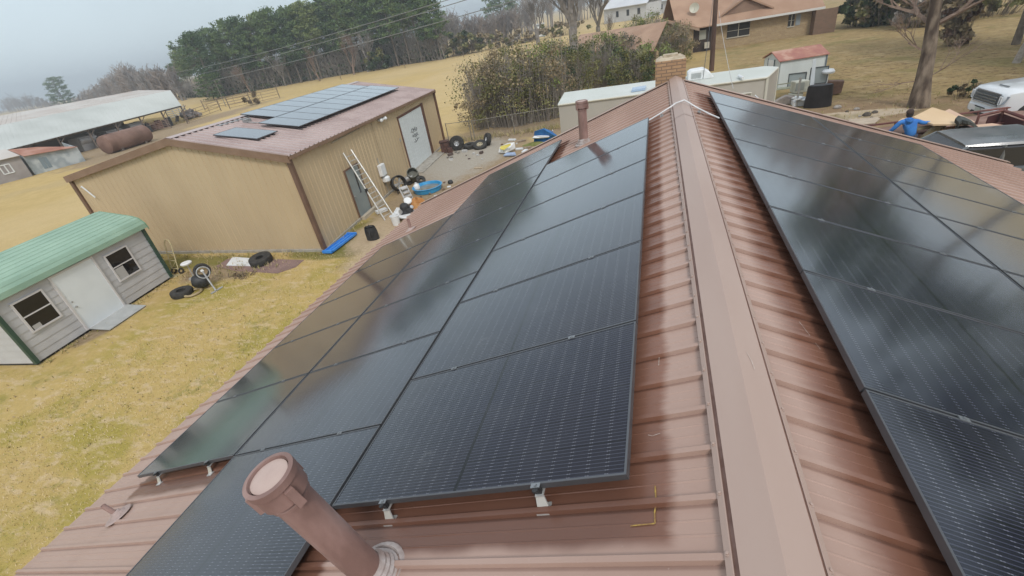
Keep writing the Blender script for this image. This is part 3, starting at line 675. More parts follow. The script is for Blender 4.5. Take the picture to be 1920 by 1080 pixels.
SGL=M('dark window glass',(.012,.010,.010),rough=.08); WF=M('white window frame',(.62,.60,.60),rough=.45)
for t0 in (.44,3.35):
    t1=t0+.78; z0,z1=.92,1.82
    mb=MB(); f=.05
    sb(mb,t0-f,t0,z0-f,z1+f,.0,.06); sb(mb,t1,t1+f,z0-f,z1+f,0,.06); sb(mb,t0,t1,z0-f,z0,0,.06); sb(mb,t0,t1,z1,z1+f,0,.06); sb(mb,t0,t1,(z0+z1)/2-.018,(z0+z1)/2+.018,.02,.052)
    wn=mb.build('window',WF,shed); mb=MB(); sb(mb,t0,t1,z0,z1,.0,.038); mb.build('pane',SGL,wn)
    mb=MB(); 
    if t0>2: sb(mb,t0+.02,t0+.34,z0+.0,z0+.40,.0385,.040)
    else: sb(mb,t0+.04,t0+.26,z0+.0,z0+.14,.0385,.040)
    mb.build('paper_behind_pane',M('pale paper',(.42,.41,.40),rough=.8),wn)
t0,t1,z0,z1=1.62,2.93,.12,2.0
mb=MB(); sb(mb,t0,t1,z0,z1,0,.05); dd=mb.build('door',M('white shed door',(.74,.78,.80),(.69,.73,.75),1.5,.5),shed)
mb=MB(); f=.06
sb(mb,t0-f,t0,z0-.02,z1+f,0,.07); sb(mb,t1,t1+f,z0-.02,z1+f,0,.07); sb(mb,t0,t1,z1,z1+f,0,.07); sb(mb,t0,t1,z0-.03,z0,0,.07); mb.build('door_frame',WF,shed)
mb=MB(); mb.lathe([(.03,0),(.03,.02),(.014,.03),(.028,.06),(0,.07)],sp(t0+.09,.92,.05),nS,10); mb.lathe([(.025,0),(.022,.02),(0,.025)],sp(t0+.09,1.1,.05),nS,10); mb.build('handle',GALV,dd)
mb=MB(); mb.slab([sp(t0+.0,.10,.08),sp(t1+.1,.10,.08),sp(t1+.1,.03,.85),sp(t0+.0,.03,.85)],(0,0,.025)); mb.build('ramp',M('pale grey ramp',(.42,.43,.42),(.36,.37,.36),3,.6),shed)

# ---------------------------------------------------------------- generic small things
TYL={}
def tyre(name,label,c,R,r,axis,group=None,rim=None,cat='tyre',rimc=None):
    o=thing(name,label,cat,c,group); ax=V(axis).normalized(); mb=MB()
    hw=r*.95; prof=[(R-1.75*r,-hw*.75),(R-.55*r,-hw),(R-.12*r,-hw*.82),(R,-hw*.55),(R,hw*.55),(R-.12*r,hw*.82),(R-.55*r,hw),(R-1.75*r,hw*.75),(R-1.6*r,0),(R-1.75*r,-hw*.75)]
    mb.lathe(prof,c,ax,26)
    for k in range(26):
        a=2*math.pi*k/26
    mb.build('tread',RUB,o,True)
    if rim:
        mb=MB(); rr=R-1.72*r; mb.lathe([(rr,hw*.7),(rr*.96,hw*.72),(rr*.88,hw*.4),(rr*.45,hw*.25),(rr*.4,hw*.45),(rr*.12,hw*.5),(0,hw*.5)],c,ax,22)
        m2=mb.build('rim',rimc or GALV,o,True)
        mb=MB(); u=ax.orthogonal().normalized(); w2=ax.cross(u)
        for k in range(5):
            a=2*math.pi*k/5; q=V(c)+(u*math.cos(a)+w2*math.sin(a))*rr*.66+ax*hw*.38; mb.lathe([(rr*.13,0),(rr*.13,.012),(0,.012)],q,ax,8)
        mb.build('rim_holes',BLACK,m2)
    return o
def at(u,v,z=0): q=G(u,v,z); return V((q.x,q.y,z))
# beside the green shed
SM=M('chromed steel',(.55,.56,.57),rough=.3,metal=.6)
tyre('tyre','black tyre lying flat on the grass by the far corner of the green-roofed shed',at(341,548,.1)+V((0,0,.0)),.36,.12,(.05,.05,1))
c=at(362,548,.06); o=thing('steel_ring','pale cream steel ring lying on the grass beside the flat tyre','wheel rim',(c.x,c.y,0)); mb=MB(); mb.torus((c.x,c.y,.05),.26,.05,(0,0,1),24,6,.8); mb.build('ring',M('cream painted steel',(.42,.34,.19),(.3,.22,.12),8,.6),o,True)
c=at(388,545,0); yb=thing('yard_machine','old black drum machine with a wheel and tubular leg between shed and shop','machine',(c.x,c.y,0))
mb=MB(); d0=G(376,527,.30); mb.lathe([(0,-.26),(.16,-.25),(.22,-.18),(.24,0),(.22,.18),(.16,.25),(0,.26)],d0,(.75,.55,-.25),18); mb.build('drum',BLACK,yb,True)
d1=G(379,508,.62); mb=MB(); mb.torus(d1,.22,.055,(.8,-.5,.35),22,8); mb.build('wheel',RUB,yb,True); mb=MB(); mb.lathe([(.05,-.03),(.06,0),(.05,.04),(0,.05)],d1,(.8,-.5,.35),10); mb.build('hub',WHITEP,yb,True)
mb=MB(); mb.torus(d1+V((.12,-.08,-.02)),.2,.022,(.8,-.5,.35),20,6); mb.build('guard_ring',GALV,yb,True)
f0=G(405,545,.04); f1=at(417,538,.02); f2=at(396,551,.02)
mb=MB(); mb.tube([d1,f0],.03,8); mb.tube([f1,f2],.035,8); mb.build('leg',GALV,yb)
c=V((G(349,494,.62).x,G(349,494,.62).y,0)); o=thing('bar_stool','small stool with a round white seat on a thin post near the shed corner','stool',(c.x,c.y,0)); q=G(349,494,.62); 
mb=MB(); mb.lathe([(0,.05),(.17,.045),(.2,.02),(.18,-.03),(0,-.03)],q,(0,0,1),18); mb.build('seat',WHITEP,o,True); mb=MB(); mb.tube([q,(q.x,q.y,.03)],.025,8); mb.lathe([(.2,0),(.19,.03),(.03,.06)],(q.x,q.y,0),(0,0,1),16); mb.build('post',SM,o,True)
# hand truck leaning on shed end
ht=thing('hand_truck','cream yellow two-wheeled hand truck leaning at the end of the green-roofed shed','hand truck',at(333,512,0)); HTM=M('cream yellow paint',(.55,.47,.27),(.42,.36,.2),6,.5)
p0=at(337,508,0); q0=at(318,520,0); p0=V((-18.5,11.45,0)); upv=V((-.12,.42,1.25)); sx=V((.36,-.02,0))
mb=MB(); mb.tube([p0,p0+upv*.9,p0+upv*1.02+sx*.2,p0+upv*1.05+sx*.5,p0+upv*1.02+sx*.8,p0+upv*.9+sx,p0+sx],.02,8)
for f in (.18,.42,.66): mb.tube([p0+upv*f,p0+upv*f+sx],.016,6)
mb.tube([p0+upv*.18,p0+upv*.42+sx],.012,6); mb.build('frame',HTM,ht); mb=MB(); mb.slab([p0,p0+sx,p0+sx+V((0,-.24,.0)),p0+V((0,-.24,0))],(0,0,.015)); mb.build('toe_plate',HTM,ht)
for s_ in (-.05,1.1): mb=MB(); mb.torus(p0+sx*s_+V((0,.1,.12)),.09,.035,(1,0,0),16,6); mb.build('wheel',RUB,ht,True)
mb=MB(); mb.slab([at(425,499),at(437,483),at(476,486),at(478,500)],(0,0,.04)); solo(mb,'white_board',WHITE,'flat white board lying on the ground in front of the tan shop gable','board')
mb=MB(); mb.slab([at(405,500),at(430,484),at(570,488),at(555,501),at(520,513),at(440,508)],(0,0,.015)); solo(mb,'ground_mat',M('faded purple brown mat',(.26,.17,.15),(.21,.135,.12),2,.85),'faded purplish mat spread on the grass under the white board and lone tyre','mat')
tyre('tyre','grey worn tyre lying on the purplish mat beside the white board',at(489,487,.15),.42,.16,(.05,-.12,1))
mb=MB()
for i in range(60):
    a=random.uniform(0,6.28); r=random.uniform(0,.4); q=at(452,519,.0)+V((r*math.cos(a)*1.5,r*math.sin(a)*.7,.02)); mb.tube([q,q+V((random.uniform(-.2,.2),random.uniform(-.15,.15),random.uniform(0,.14)))],.012,4)
solo(mb,'twig_pile',M('dead twigs',(.11,.08,.05),(.2,.15,.1),6,.9),'small dark heap of twigs and dug earth on the lawn below the mat','twig pile')
# blue plastic board at the shop corner
mb=MB(); A0,B0=at(615,474,.06),at(660,440,.06); dd_=(B0-A0); L_=dd_.length; dd_.normalize(); pn=V((-dd_.y,dd_.x,0))
for (o0,o1,h) in ((-.22,-.16,.07),(-.16,-.04,.03),(-.04,.04,.06),(.04,.16,.03),(.16,.22,.07)):
    mb.slab([A0+pn*o0,A0+pn*o1,B0+pn*o1,B0+pn*o0],(0,0,h))
for f in (0,1): q=A0.lerp(B0,f); mb.slab([q-pn*.22-dd_*.05,q+pn*.22-dd_*.05,q+pn*.22+dd_*.05,q-pn*.22+dd_*.05],(0,0,.092))
solo(mb,'plastic_sled',M('bright blue plastic',(.03,.20,.62),(.05,.26,.7),4,.4),'long bright blue moulded plastic panel lying against the corner of the tan shop','sled')
# ladder leaning over the door
lad=thing('ladder','aluminium extension ladder leaning against the tan shop wall across the grey door','ladder',at(728,410,0)); LM=M('ladder aluminium',(.58,.57,.53),(.46,.45,.42),7,.4,metal=.3)
L0,L1=at(722,413,.0),at(738,404,.0); U0=onwall(3.28,2.86,.06); U1=onwall(3.75,2.95,.06)
U0=wl(640,287)+nW*.08; U1=wl(655,281)+nW*.08
for k,(aa,bb) in enumerate(((L0,U0),(L1,U1))): mb=MB(); mb.tube([aa,bb],.032,6); mb.build('rail',LM,lad)
for k in range(14):
    f=.05+k*.068; mb=MB(); mb.tube([L0.lerp(U0,f),L1.lerp(U1,f)],.019,6); mb.build('rung',LM,lad)
mb=MB(); f=.45; mb.box(L0.lerp(U0,f),(.09,.09,.16)); mb.build('rung_lock',BLACK,lad)
# items along the shop wall
bk=thing('bucket','white plastic bucket standing at the foot of the leaning ladder','bucket',at(745,424,0)); c=at(744,421,.0); mb=MB(); mb.lathe([(0,.01),(.14,.01),(.15,.0),(.18,.38),(.195,.38),(.195,.41),(.17,.41),(.15,.06),(0,.05)],c,(0,0,1),20); mb.build('pail',WHITEP,bk,True)
mb=MB(); mb.tube([c+V((.18*math.cos(a),.18*math.sin(a)*.3,.36-.16*math.sin(a))) for a in [i*math.pi/8 for i in range(9)]],.006,5); mb.build('handle',GALV,bk)
c=at(700,448,0); bgk=thing('backpack','black backpack standing on bare earth beside the house eave','backpack',c)
mb=MB(); mb.grid(lambda u,v:(lambda a,z:V((c.x+.26*math.cos(a)*(1-.35*max(0,z-.3)**1.5/.2)*(1+.06*math.sin(5*a)),c.y+.18*math.sin(a)*(1-.5*max(0,z-.35)),z)))(u*2*math.pi,v*.52),18,8); mb.slab([c+V((.15*math.cos(a),.1*math.sin(a),.515)) for a in [i*math.pi/6 for i in range(12)]],(0,0,.02)); mb.build('bag',BLACK,bgk,True)
mb=MB(); mb.tube([c+V((.05,-.17,.45)),c+V((.1,-.27,.3)),c+V((.1,-.2,.08))],.022,6); mb.tube([c+V((-.05,0,.52)),c+V((0,0,.6)),c+V((.05,0,.52))],.015,6); mb.build('strap',BLACK,bgk)
# dark barrel fan / blower with white ladder section
c=at(752,360,0); bl=thing('drum_fan','black round drum fan standing by the shop wall near the rolling door','fan',c); mb=MB(); q=c+V((0,0,.45)); mb.lathe([(.34,-.18),(.38,-.15),(.38,.15),(.34,.18),(.31,.15),(.31,-.15),(.34,-.18)],q,(.75,-.5,.3),24); mb.build('drum',BLACK,bl,True)
mb=MB(); 
for k in range(5): a=k*1.2566; u=V((.75,-.5,.3)).normalized().orthogonal().normalized(); w2=V((.75,-.5,.3)).normalized().cross(u); dv=(u*math.cos(a)+w2*math.sin(a)); mb.slab([q,q+dv*.29,q+dv*.27+w2*.1,q+u*.02],(.02,0,0))
mb.build('blade',GALV,bl); mb=MB(); mb.tube([q+V((0,.3,-.1)),c+V((0,.3,0))],.02,6); mb.tube([q+V((0,-.3,-.1)),c+V((0,-.3,0))],.02,6); mb.build('stand',BLACK,bl)
c=at(767,346,0); o=thing('motor_unit','small silver motor lying between the drum fan and the barrel','motor',c); mb=MB(); mb.lathe([(0,-.2),(.15,-.18),(.17,0),(.15,.18),(.05,.2),(.04,.3),(0,.3)],c+V((0,0,.3)),(.8,.4,.3),14); mb.build('casing',GALV,o,True); mb=MB(); mb.box(c+V((0,0,.08)),(.3,.3,.16)); mb.build('base',BLACK,o)
c=at(778,342,0); o=thing('barrel','grey green open barrel tipped beside the rolling door','barrel',c); mb=MB(); q=c+V((0,0,.34)); mb.lathe([(0,-.38),(.28,-.38),(.31,-.2),(.31,.2),(.29,.38),(.25,.38),(.26,.1),(0,.05)],q,(.3,-.55,.6),22); mb.build('shell',M('olive grey plastic',(.10,.10,.08),(.14,.14,.11),5,.6),o,True)
c=at(791,345,0); tyre('tyre','small black tyre leaning by the tipped barrel near the rolling door',c+V((0,0,.2)),.24,.09,(.4,-.5,.6))
c=at(783,358,0); o=thing('jug','white plastic jug standing between the barrel and the blue pool','jug',c); mb=MB(); mb.lathe([(0,0),(.15,0),(.16,.03),(.16,.26),(.12,.33),(.05,.36),(.05,.42),(0,.42)],c,(0,0,1),18); mb.build('bottle',WHITEP,o,True); mb=MB(); mb.tube([c+V((.05,0,.38)),c+V((.14,0,.38)),c+V((.15,0,.28))],.016,6); mb.build('handle',WHITEP,o,True)
c=at(803,357,.0); o=thing('wading_pool','round light blue plastic tub with water standing on bare earth by the rolling door','tub',c); BL=M('light blue plastic',(.035,.27,.56),(.05,.33,.62),5,.4); mb=MB(); mb.lathe([(.62,0),(.66,.02),(.70,.22),(.74,.23),(.74,.25),(.67,.25),(.62,.12),(.60,.03)],c,(0,0,1),32); mb.build('rim',BL,o,True)
mb=MB(); mb.lathe([(.66,.13),(0,.13)],c,(0,0,1),32); mb.build('water',M('still murky water',(.20,.20,.17),rough=.05),o)
# short white stepladder lying
sl_=thing('step_ladder','short dirty white plastic step ladder lying against the drum fan','step ladder',at(757,382,0)); p,q=at(765,386,.1),at(748,352,.9); sd2=V((.22,.28,0)); LW=M('grimy white plastic',(.58,.57,.56),(.45,.44,.42),6,.6)
for s_ in (0,1): mb=MB(); mb.tube([p+sd2*s_,q+sd2*s_],.035,6); mb.build('rail',LW,sl_)
for k in range(5): f=.08+k*.21; mb=MB(); mb.box((p.lerp(q,f)+sd2*.5),(.3,.35,.05),rz=.9); mb.build('step',LW,sl_)
c=at(769,392,0); o=thing('plastic_disc','round white plastic lid propped up at the foot of the step ladder','lid',c); mb=MB(); mb.lathe([(0,.03),(.15,.03),(.18,.0),(.15,-.02),(0,-.02)],c+V((0,0,.4)),(.5,-.5,.8),20); mb.build('disc',WHITEP,o,True); mb=MB(); mb.tube([c+V((0,0,.38)),c],.03,6); mb.build('post',GALV,o)
c=at(784,388,0); o=thing('orange_cover','crumpled orange brown cloth heap next to the white lid','cloth',c); mb=MB(); mb.grid(lambda u,v:(lambda a,r:V((c.x+.5*r*math.cos(a)*(1+.2*math.sin(3*a)),c.y+.4*r*math.sin(a),max(.01,.42*(1-r**2)+.05*math.sin(9*a+7*r)))))(u*6.2832,v),24,8); mb.build('fabric',M('orange brown cloth',(.40,.17,.04),(.5,.26,.1),5,.8,.4),o,True)
c=at(766,405,0); o=thing('mower_engine','black and silver small engine resting on a white tray by the ladder','engine',c+V((0,0,.05)))
mb=MB(); mb.box(c+V((0,0,.25)),(.5,.42,.3),rz=.4); mb.lathe([(0,.2),(.16,.19),(.2,.08),(.2,0)],c+V((-.05,-.05,.38)),(.2,-.3,1),16); mb.build('block',BLACK,o,bevel=.04)
mb=MB(); mb.lathe([(.05,0),(.1,.02),(.1,.06),(0,.07)],c+V((-.15,-.22,.3)),(-.3,-1,.3),12); mb.lathe([(.05,0),(.08,.1),(0,.12)],c+V((.22,.0,.36)),(.6,-.2,.5),12); mb.build('silver_cover',SM,o,True)
mb=MB(); t=[at(735,409,.14),at(745,392,.14),at(790,398,.14),at(775,412,.14)]; mb.slab(t,(0,0,.03)); 
for p,q in zip(t,t[1:]+t[:1]): mb.tube([p+V((0,0,.05)),q+V((0,0,.05))],.03,5)
solo(mb,'white_tray',WHITEP,'grimy white tray under the small black engine','tray')
c=at(672,0+0,0) if False else None
mb=MB(); a0=at(692,412,.05); mb.box(at(715,395,.08)+V((.0,.0,.0)),(.5,.26,.12),rz=.9); solo(mb,'white_box',WHITEP,'low white box lying beside the pale doorstep of the shop','box')
c=at(845,344,0); mb=MB(); mb.lathe([(0,0),(.12,0),(.14,.08),(.1,.16),(0,.18)],c,(0,0,1),10); solo(mb,'black_pot',BLACK,'little black pot alone on the gravel right of the blue tub','pot',smooth=True)
mb=MB(); mb.box(at(842,350,.03),(.18,.1,.05),rz=.4); solo(mb,'white_scrap',WHITE,'scrap of white plastic just in front of the little black pot','scrap')
mb=MB(); mb.box(at(897,315,.03),(.5,.12,.04),rz=-.2); solo(mb,'timber_offcut',M('pale timber',(.50,.40,.28),(.4,.3,.2),9,.8),'pale board offcut lying on the gravel in front of the tyres','board')
# tyres near the chain-link fence
c=at(859,281,0); tyre('wheel','large upright wheel with spoked rim leaning on the chain-link gate',c+V((0,0,.42)),.45,.16,(.25,-.95,.12),'wheels by the chain-link fence',True,'wheel',SM)
c=at(881,278,0); tyre('tyre','black tyre lying flat right of the upright spoked wheel',c+V((0,0,.14)),.42,.15,(0,-.1,1),'wheels by the chain-link fence')
c=at(901,278,0); tyre('wheel','wheel with dusty cream rim leaning low between the flat tyre and white rimmed wheel',c+V((0,0,.18)),.42,.13,(.1,-.45,.9),'wheels by the chain-link fence',True,'wheel',M('dusty cream rim',(.45,.40,.28),(.33,.28,.18),7,.6))
c=at(916,272,0); tyre('wheel','upright wheel with a white rim leaning in front of the bare thicket',c+V((0,0,.36)),.38,.15,(-.75,-.6,.35),'wheels by the chain-link fence',True,'wheel',WHITEP)
mb=MB(); c=at(838,285,0); mb.box(c+V((0,0,.3)),(.55,.5,.6),rz=.2); mb.box(c+V((-.05,.0,.66)),(.6,.55,.08),rz=.35); mb.box(c+V((.3,-.2,.15)),(.3,.3,.3),rz=.7)
solo(mb,'scrap_cart',M('dark rusty scrap',(.06,.035,.03),(.12,.06,.045),7,.8),'dark rusty box of scrap at the far corner of the tan shop','scrap box',bevel=.02)
for i in range(16):
    c=at(random.uniform(836,905),random.uniform(284,302),.0); mb=MB(); r=random.uniform(.06,.17); mb.box(c+V((0,0,r*.4)),(r*random.uniform(1,2.2),r,r*.8),rz=random.uniform(0,3),M=None); 
    solo(mb,'debris_piece',[M('debris a',(.30,.28,.25),(.18,.16,.14),9,.8),M('debris b',(.10,.07,.06),rough=.8),M('debris c',(.5,.49,.47),rough=.7)][i%3] if i<3 else bpy.data.materials[['debris a','debris b','debris c'][i%3]],'small piece of rubbish on the dirt between the shop corner and the tyres','rubbish','rubbish by the shop corner')
# yellow-white float, blue items
pad=thing('paddle_float','white and yellow moulded float propped on the ground in front of the thicket','float',at(950,285,0))
p=[at(934,287,.05),G(936,277,.3),G(950,270,.45),G(964,268,.45),at(966,280,.08),at(948,288,.05)]; mb=MB(); mb.slab(p,(.06,-.05,.07)); mb.build('hull',WHITEP,pad,bevel=.03)
p=[G(936,281,.26),G(938,276,.36),G(956,271,.5),G(957,274,.42),G(944,283,.22)]; mb=MB(); mb.slab([q+V((.05,-.07,.06)) for q in p],(.02,-.02,.02)); mb.build('yellow_stripe',M('yellow paint',(.62,.52,.10),rough=.5),pad)
mb=MB(); mb.slab([at(944,293,.05),at(950,288,.1),at(966,287,.1),at(968,292,.05)],(0,0,.06)); solo(mb,'blue_grey_mat',M('pale blue vinyl',(.32,.40,.55),(.26,.33,.46),5,.5),'pale blue folded vinyl lying just below the white and yellow float','vinyl sheet')
c=at(1015,262,0); tp=thing('blue_tarp','bright blue crumpled tarp heaped over a frame beside the thicket','tarp',c)
BT=M('blue tarp',(.012,.12,.36),(.02,.17,.46),3,.45,.4)
P4=[at(1000,268,.0),G(1001,246,.75),G(1019,240,.9),G(1036,252,.55),G(1034,262,.2),at(1014,268,.05)]; mb=MB(); mb.slab(P4,(.25,.5,-.25)); mb.build('sheet',BT,tp,bevel=.05)
mb=MB(); mb.slab([G(997,260,.35),G(1000,256,.42),G(1026,254,.42),G(1028,258,.36),G(1010,260,.3)],(.1,-.1,.06)); mb.build('white_fold',WHITEP,tp)
mb=MB(); mb.tube([at(1037,262,0),G(1036,244,.7)],.03,6); mb.build('post',WHITEP,tp)
mb=MB(); c=at(1005,271,0); mb.grid(lambda u,v:(lambda a,r:V((c.x+.85*r*math.cos(a),c.y+.35*r*math.sin(a),max(0.01,.16*(1-r*r)))))(u*6.2832,v),16,4); solo(mb,'green_cover',M('olive green cover',(.13,.14,.03),(.2,.2,.06),4,.8),'flat olive green cover on the ground in front of the blue tarp','cover',smooth=True)
for i,(u,v) in enumerate(((975,279),(988,277),(984,283),(1000,279),(960,262),(978,264))):
    mb=MB(); mb.box(at(u,v,.05),(.5,.2,.08),rz=i*.7); solo(mb,'loose_board',[WHITE,M('weathered plank',(.34,.27,.2),(.22,.17,.12),6,.85)][i%2] if i<2 else (WHITE if i%2==0 else bpy.data.materials['weathered plank']),'loose short board on the dirt between the float and the blue tarp','board','loose boards near the blue tarp')
# chain-link fence
def fence(name,label,pts,h,postr=.03,rail=True,mesh=True,wires=0,mat=GALV,pitch=.12,pp=None):
    o=thing(name,label,'fence',pts[0])
    for p in pts: mb=MB(); mb.tube([p,p+V((0,0,h+.05))],postr,8); mb.build('post',mat,o)
    mb=MB()
    for p,q in zip(pts,pts[1:]):
        if rail: mb.tube([p+V((0,0,h)),q+V((0,0,h))],.02,6)
        for k in range(wires): z=h*(k+1)/(wires+1); mb.tube([p+V((0,0,z)),q+V((0,0,z))],.012,4,False)
        if mesh:
            L=(q-p).length; n_=int(L/pitch)
            for k in range(n_):
                for s_ in (1,-1):
                    a=k*pitch; b=a+s_*h
                    # clip
                    f0,f1=0,1
                    if b>L: f1=(L-a)/(b-a)
                    if b<0: f1=a/(a-b)
                    pa=p.lerp(q,a/L); pb=p.lerp(q,(a+(b-a)*f1)/L); mb.tube([pa,pb+V((0,0,h*f1))],.0035,3,False)
    mb.build('rails' if not mesh else 'mesh',mat,o); return o
CG=M('weathered fence steel',(.20,.18,.15),(.28,.26,.22),8,.6,metal=.3)
fence('chain_link_fence','sagging chain-link fence running from the tan shop to the white trailer',[V((-13.6,28.9,0)),V((-12.0,29.0,0)),V((-11.75,28.9,0)),V((-9.2,29.6,0)),V((-6.2,30.3,0)),V((-3.5,30.8,0))],1.25,mat=CG)

mb=None
for i in range(34):
    u=random.uniform(752,835); v=400-(u-752)*.62+random.uniform(-16,22)
    if i>20: u,v=random.uniform(940,1030),random.uniform(262,292)
    c=at(u,v,.0); r=random.uniform(.04,.11); mb=MB(); mb.slab([c+V((r*math.cos(a)*random.uniform(.7,1.6),r*math.sin(a)*random.uniform(.6,1.3),.01)) for a in [k*math.pi/3 for k in range(6)]],(random.uniform(-.05,.05),random.uniform(-.05,.05),random.uniform(.03,.12)))
    solo(mb,'debris_piece',bpy.data.materials[['debris a','debris b','debris c','rubbish brown'][i%4]] if i>3 or i%4<3 else M('rubbish brown',(.25,.15,.09),(.16,.10,.06),9,.8),'small scrap of rubbish lying among the clutter along the shop wall' if i<=20 else 'small scrap of rubbish around the float and the blue tarp','rubbish','rubbish along the shop wall' if i<=20 else 'rubbish around the blue tarp')
# ---------------------------------------------------------------- vegetation
BARK=M('grey brown bark',(.12,.095,.075),(.20,.165,.13),6,.9,.6,stretch=(1,1,.3))
HZT=M('dull grey twigs',(.17,.15,.135),(.23,.205,.185),5,.9); BARKP=M('pale grey twigs',(.27,.235,.20),(.36,.32,.28),5,.9); BARKR=M('reddish brown twigs',(.20,.135,.10),(.28,.20,.15),5,.9)
def leafmat(name,c1,c2,sc=1.2,c3=None):
    m=M(name,c1,c2,sc,.7,c3=c3,detail=3,lo=.35,hi=.65); b=m.node_tree.nodes['Principled BSDF']; b.inputs['Specular IOR Level'].default_value=.2; return m
PINE=leafmat('pine needles',(.075,.125,.045),(.16,.22,.085),.35)
PINE_L=leafmat('yellow green pine needles',(.12,.16,.05),(.22,.26,.10),.4); PINE_D=leafmat('deep green pine needles',(.045,.08,.035),(.09,.14,.06),.4)
PINE2=leafmat('dark evergreen leaves',(.035,.055,.025),(.075,.10,.045),.8)
OLIVE=leafmat('olive winter leaves',(.13,.135,.045),(.25,.24,.10),.8,(.18,.175,.07))
BROWNL=leafmat('dead brown leaves',(.24,.185,.105),(.34,.27,.17),1.0)
LIME=leafmat('fresh green leaves',(.15,.19,.05),(.26,.31,.10),.9)
def leaf(mb,p,r,rg,el=1.0):
    a,b=rg.uniform(0,6.28),rg.uniform(-1,1); n=V((math.cos(a)*math.sqrt(1-b*b),math.sin(a)*math.sqrt(1-b*b),b)); u=n.orthogonal().normalized()*r; w_=n.cross(u)*el
    mb.v+= [tuple(p-u-w_*.5),tuple(p+u*.4-w_),tuple(p+u+w_*.4),tuple(p-u*.2+w_)]; k=len(mb.v)-4; mb.f.append((k,k+1,k+2,k+3)); mb.m.append(mb.c)
def twig(mb,p,q,r0,r1):
    d=(q-p); 
    if d.length<1e-5: return
    u=d.orthogonal().normalized(); w_=d.normalized().cross(u); k=len(mb.v)
    for c,r in ((p,r0),(q,r1)):
        for j in range(3): a=j*2.094; mb.v.append(tuple(c+(u*math.cos(a)+w_*math.sin(a))*r))
    for j in range(3): mb.f.append((k+j,k+(j+1)%3,k+3+(j+1)%3,k+3+j)); mb.m.append(mb.c)
def bare(rg,h,depth=6,spread=.55,trunk=.22,r0=None,up=.25,fan=3,first=.25):
    """returns (trunk mesh, branch mesh)"""
    T=MB(); B=MB(); r0=r0 or h*.015
    def grow(p,d,L,r,k,mb):
        segs=2 if k>2 else 1; q=p; 
        for i in range(segs):
            d=(d+V((rg.uniform(-.15,.15),rg.uniform(-.15,.15),rg.uniform(-.05,.12)))).normalized(); q2=q+d*L/segs; twig(mb if k<depth else T,q,q2,r*(1-.35*i/segs),r*(1-.35*(i+1)/segs)) if k<depth else T.tube([q,q2],[r*(1-.2*i/segs),r*(1-.2*(i+1)/segs)],8,False); q=q2
        if k==0: return
        n_=rg.choice((2,fan,fan)) if k<depth else fan+1
        for j in range(n_):
            a=rg.uniform(0,6.28); u=d.orthogonal().normalized(); w_=d.cross(u); s=spread*rg.uniform(.5,1.3)
            nd=(d+(u*math.cos(a)+w_*math.sin(a))*s+V((0,0,up))).normalized()
            st=q if rg.random()<.6 else p.lerp(q,rg.uniform(.4,.9))
            grow(st,nd,L*rg.uniform(.62,.86),r*rg.uniform(.5,.66),k-1,mb)
    grow(V((0,0,-.1)),V((rg.uniform(-.08,.08),rg.uniform(-.08,.08),1)),h*trunk,r0,depth,B)
    return T,B
def mk_tree(name,label,cat,T,B,mt,mb_,crown=None,cm=None,group=None,loc=(0,0,0),cn='crown',bn='branches'):
    o=thing(name,label,cat,(0,0,0),group)
    if T and T.v: T.build('trunk',mt,o,True)
    if B and B.v: B.build(bn,mb_,o)
    if crown: crown.build(cn,cm,o)
    o.location=loc; return o
def place(o,P,s=1,rz=0,label=None,first=False,sz=None):
    c=o if first else copy_tree(o)
    c.location=P; c.scale=(s,s,sz or s); c.rotation_euler=(0,0,rz)
    if label: c['label']=label
    return c
# pines: bare lower trunk, irregular high crown of needle tufts; unit height 1 -> scaled to real metres
def pine(rg,h=20,low=.3,wide=.24,n=112,per=48,lr=.24):
    T=MB(); K=MB(); lean=V((rg.uniform(-.6,.6),rg.uniform(-.6,.6),0))
    path=[V((0,0,-.2)),lean*.2+V((0,0,h*.35)),lean*.6+V((0,0,h*.7)),lean+V((0,0,h*.97))]; T.tube(path,[.26,.2,.13,.03],7,False)
    for i in range(n):
        f=low+(1-low)*rg.random()**.9; z=h*f; R=h*wide*(math.sin(min(1,(f-low)/(1-low)*1.25+.25)*2.2)**.8 if f<.98 else .25)*rg.uniform(.45,1.1)
        a=rg.uniform(0,6.28); c=lean*f+V((math.cos(a)*R,math.sin(a)*R,z)); s=V((rg.uniform(.7,1.5),rg.uniform(.7,1.5),rg.uniform(.4,.8)))
        twig(T,lean*f+V((0,0,z-R*.25)),c,.06,.02)
        for j in range(per):
            q=V((rg.gauss(0,.5)*s.x,rg.gauss(0,.5)*s.y,rg.gauss(0,.5)*s.z)); leaf(K,c+q,lr*rg.uniform(.6,1.3),rg,.7)
    return T,K
rg=random.Random(3); pvar=[]
for i in range(4):
    T,K=pine(rg,20,(.34,.46,.52,.28)[i],(.24,.19,.26,.21)[i]); pvar.append(mk_tree('pine_tree','x','pine tree',T,None,BARK,None,K,(PINE,PINE_L,PINE,PINE_D)[i],'pine trees of the wood beyond the pasture'))
used=set()
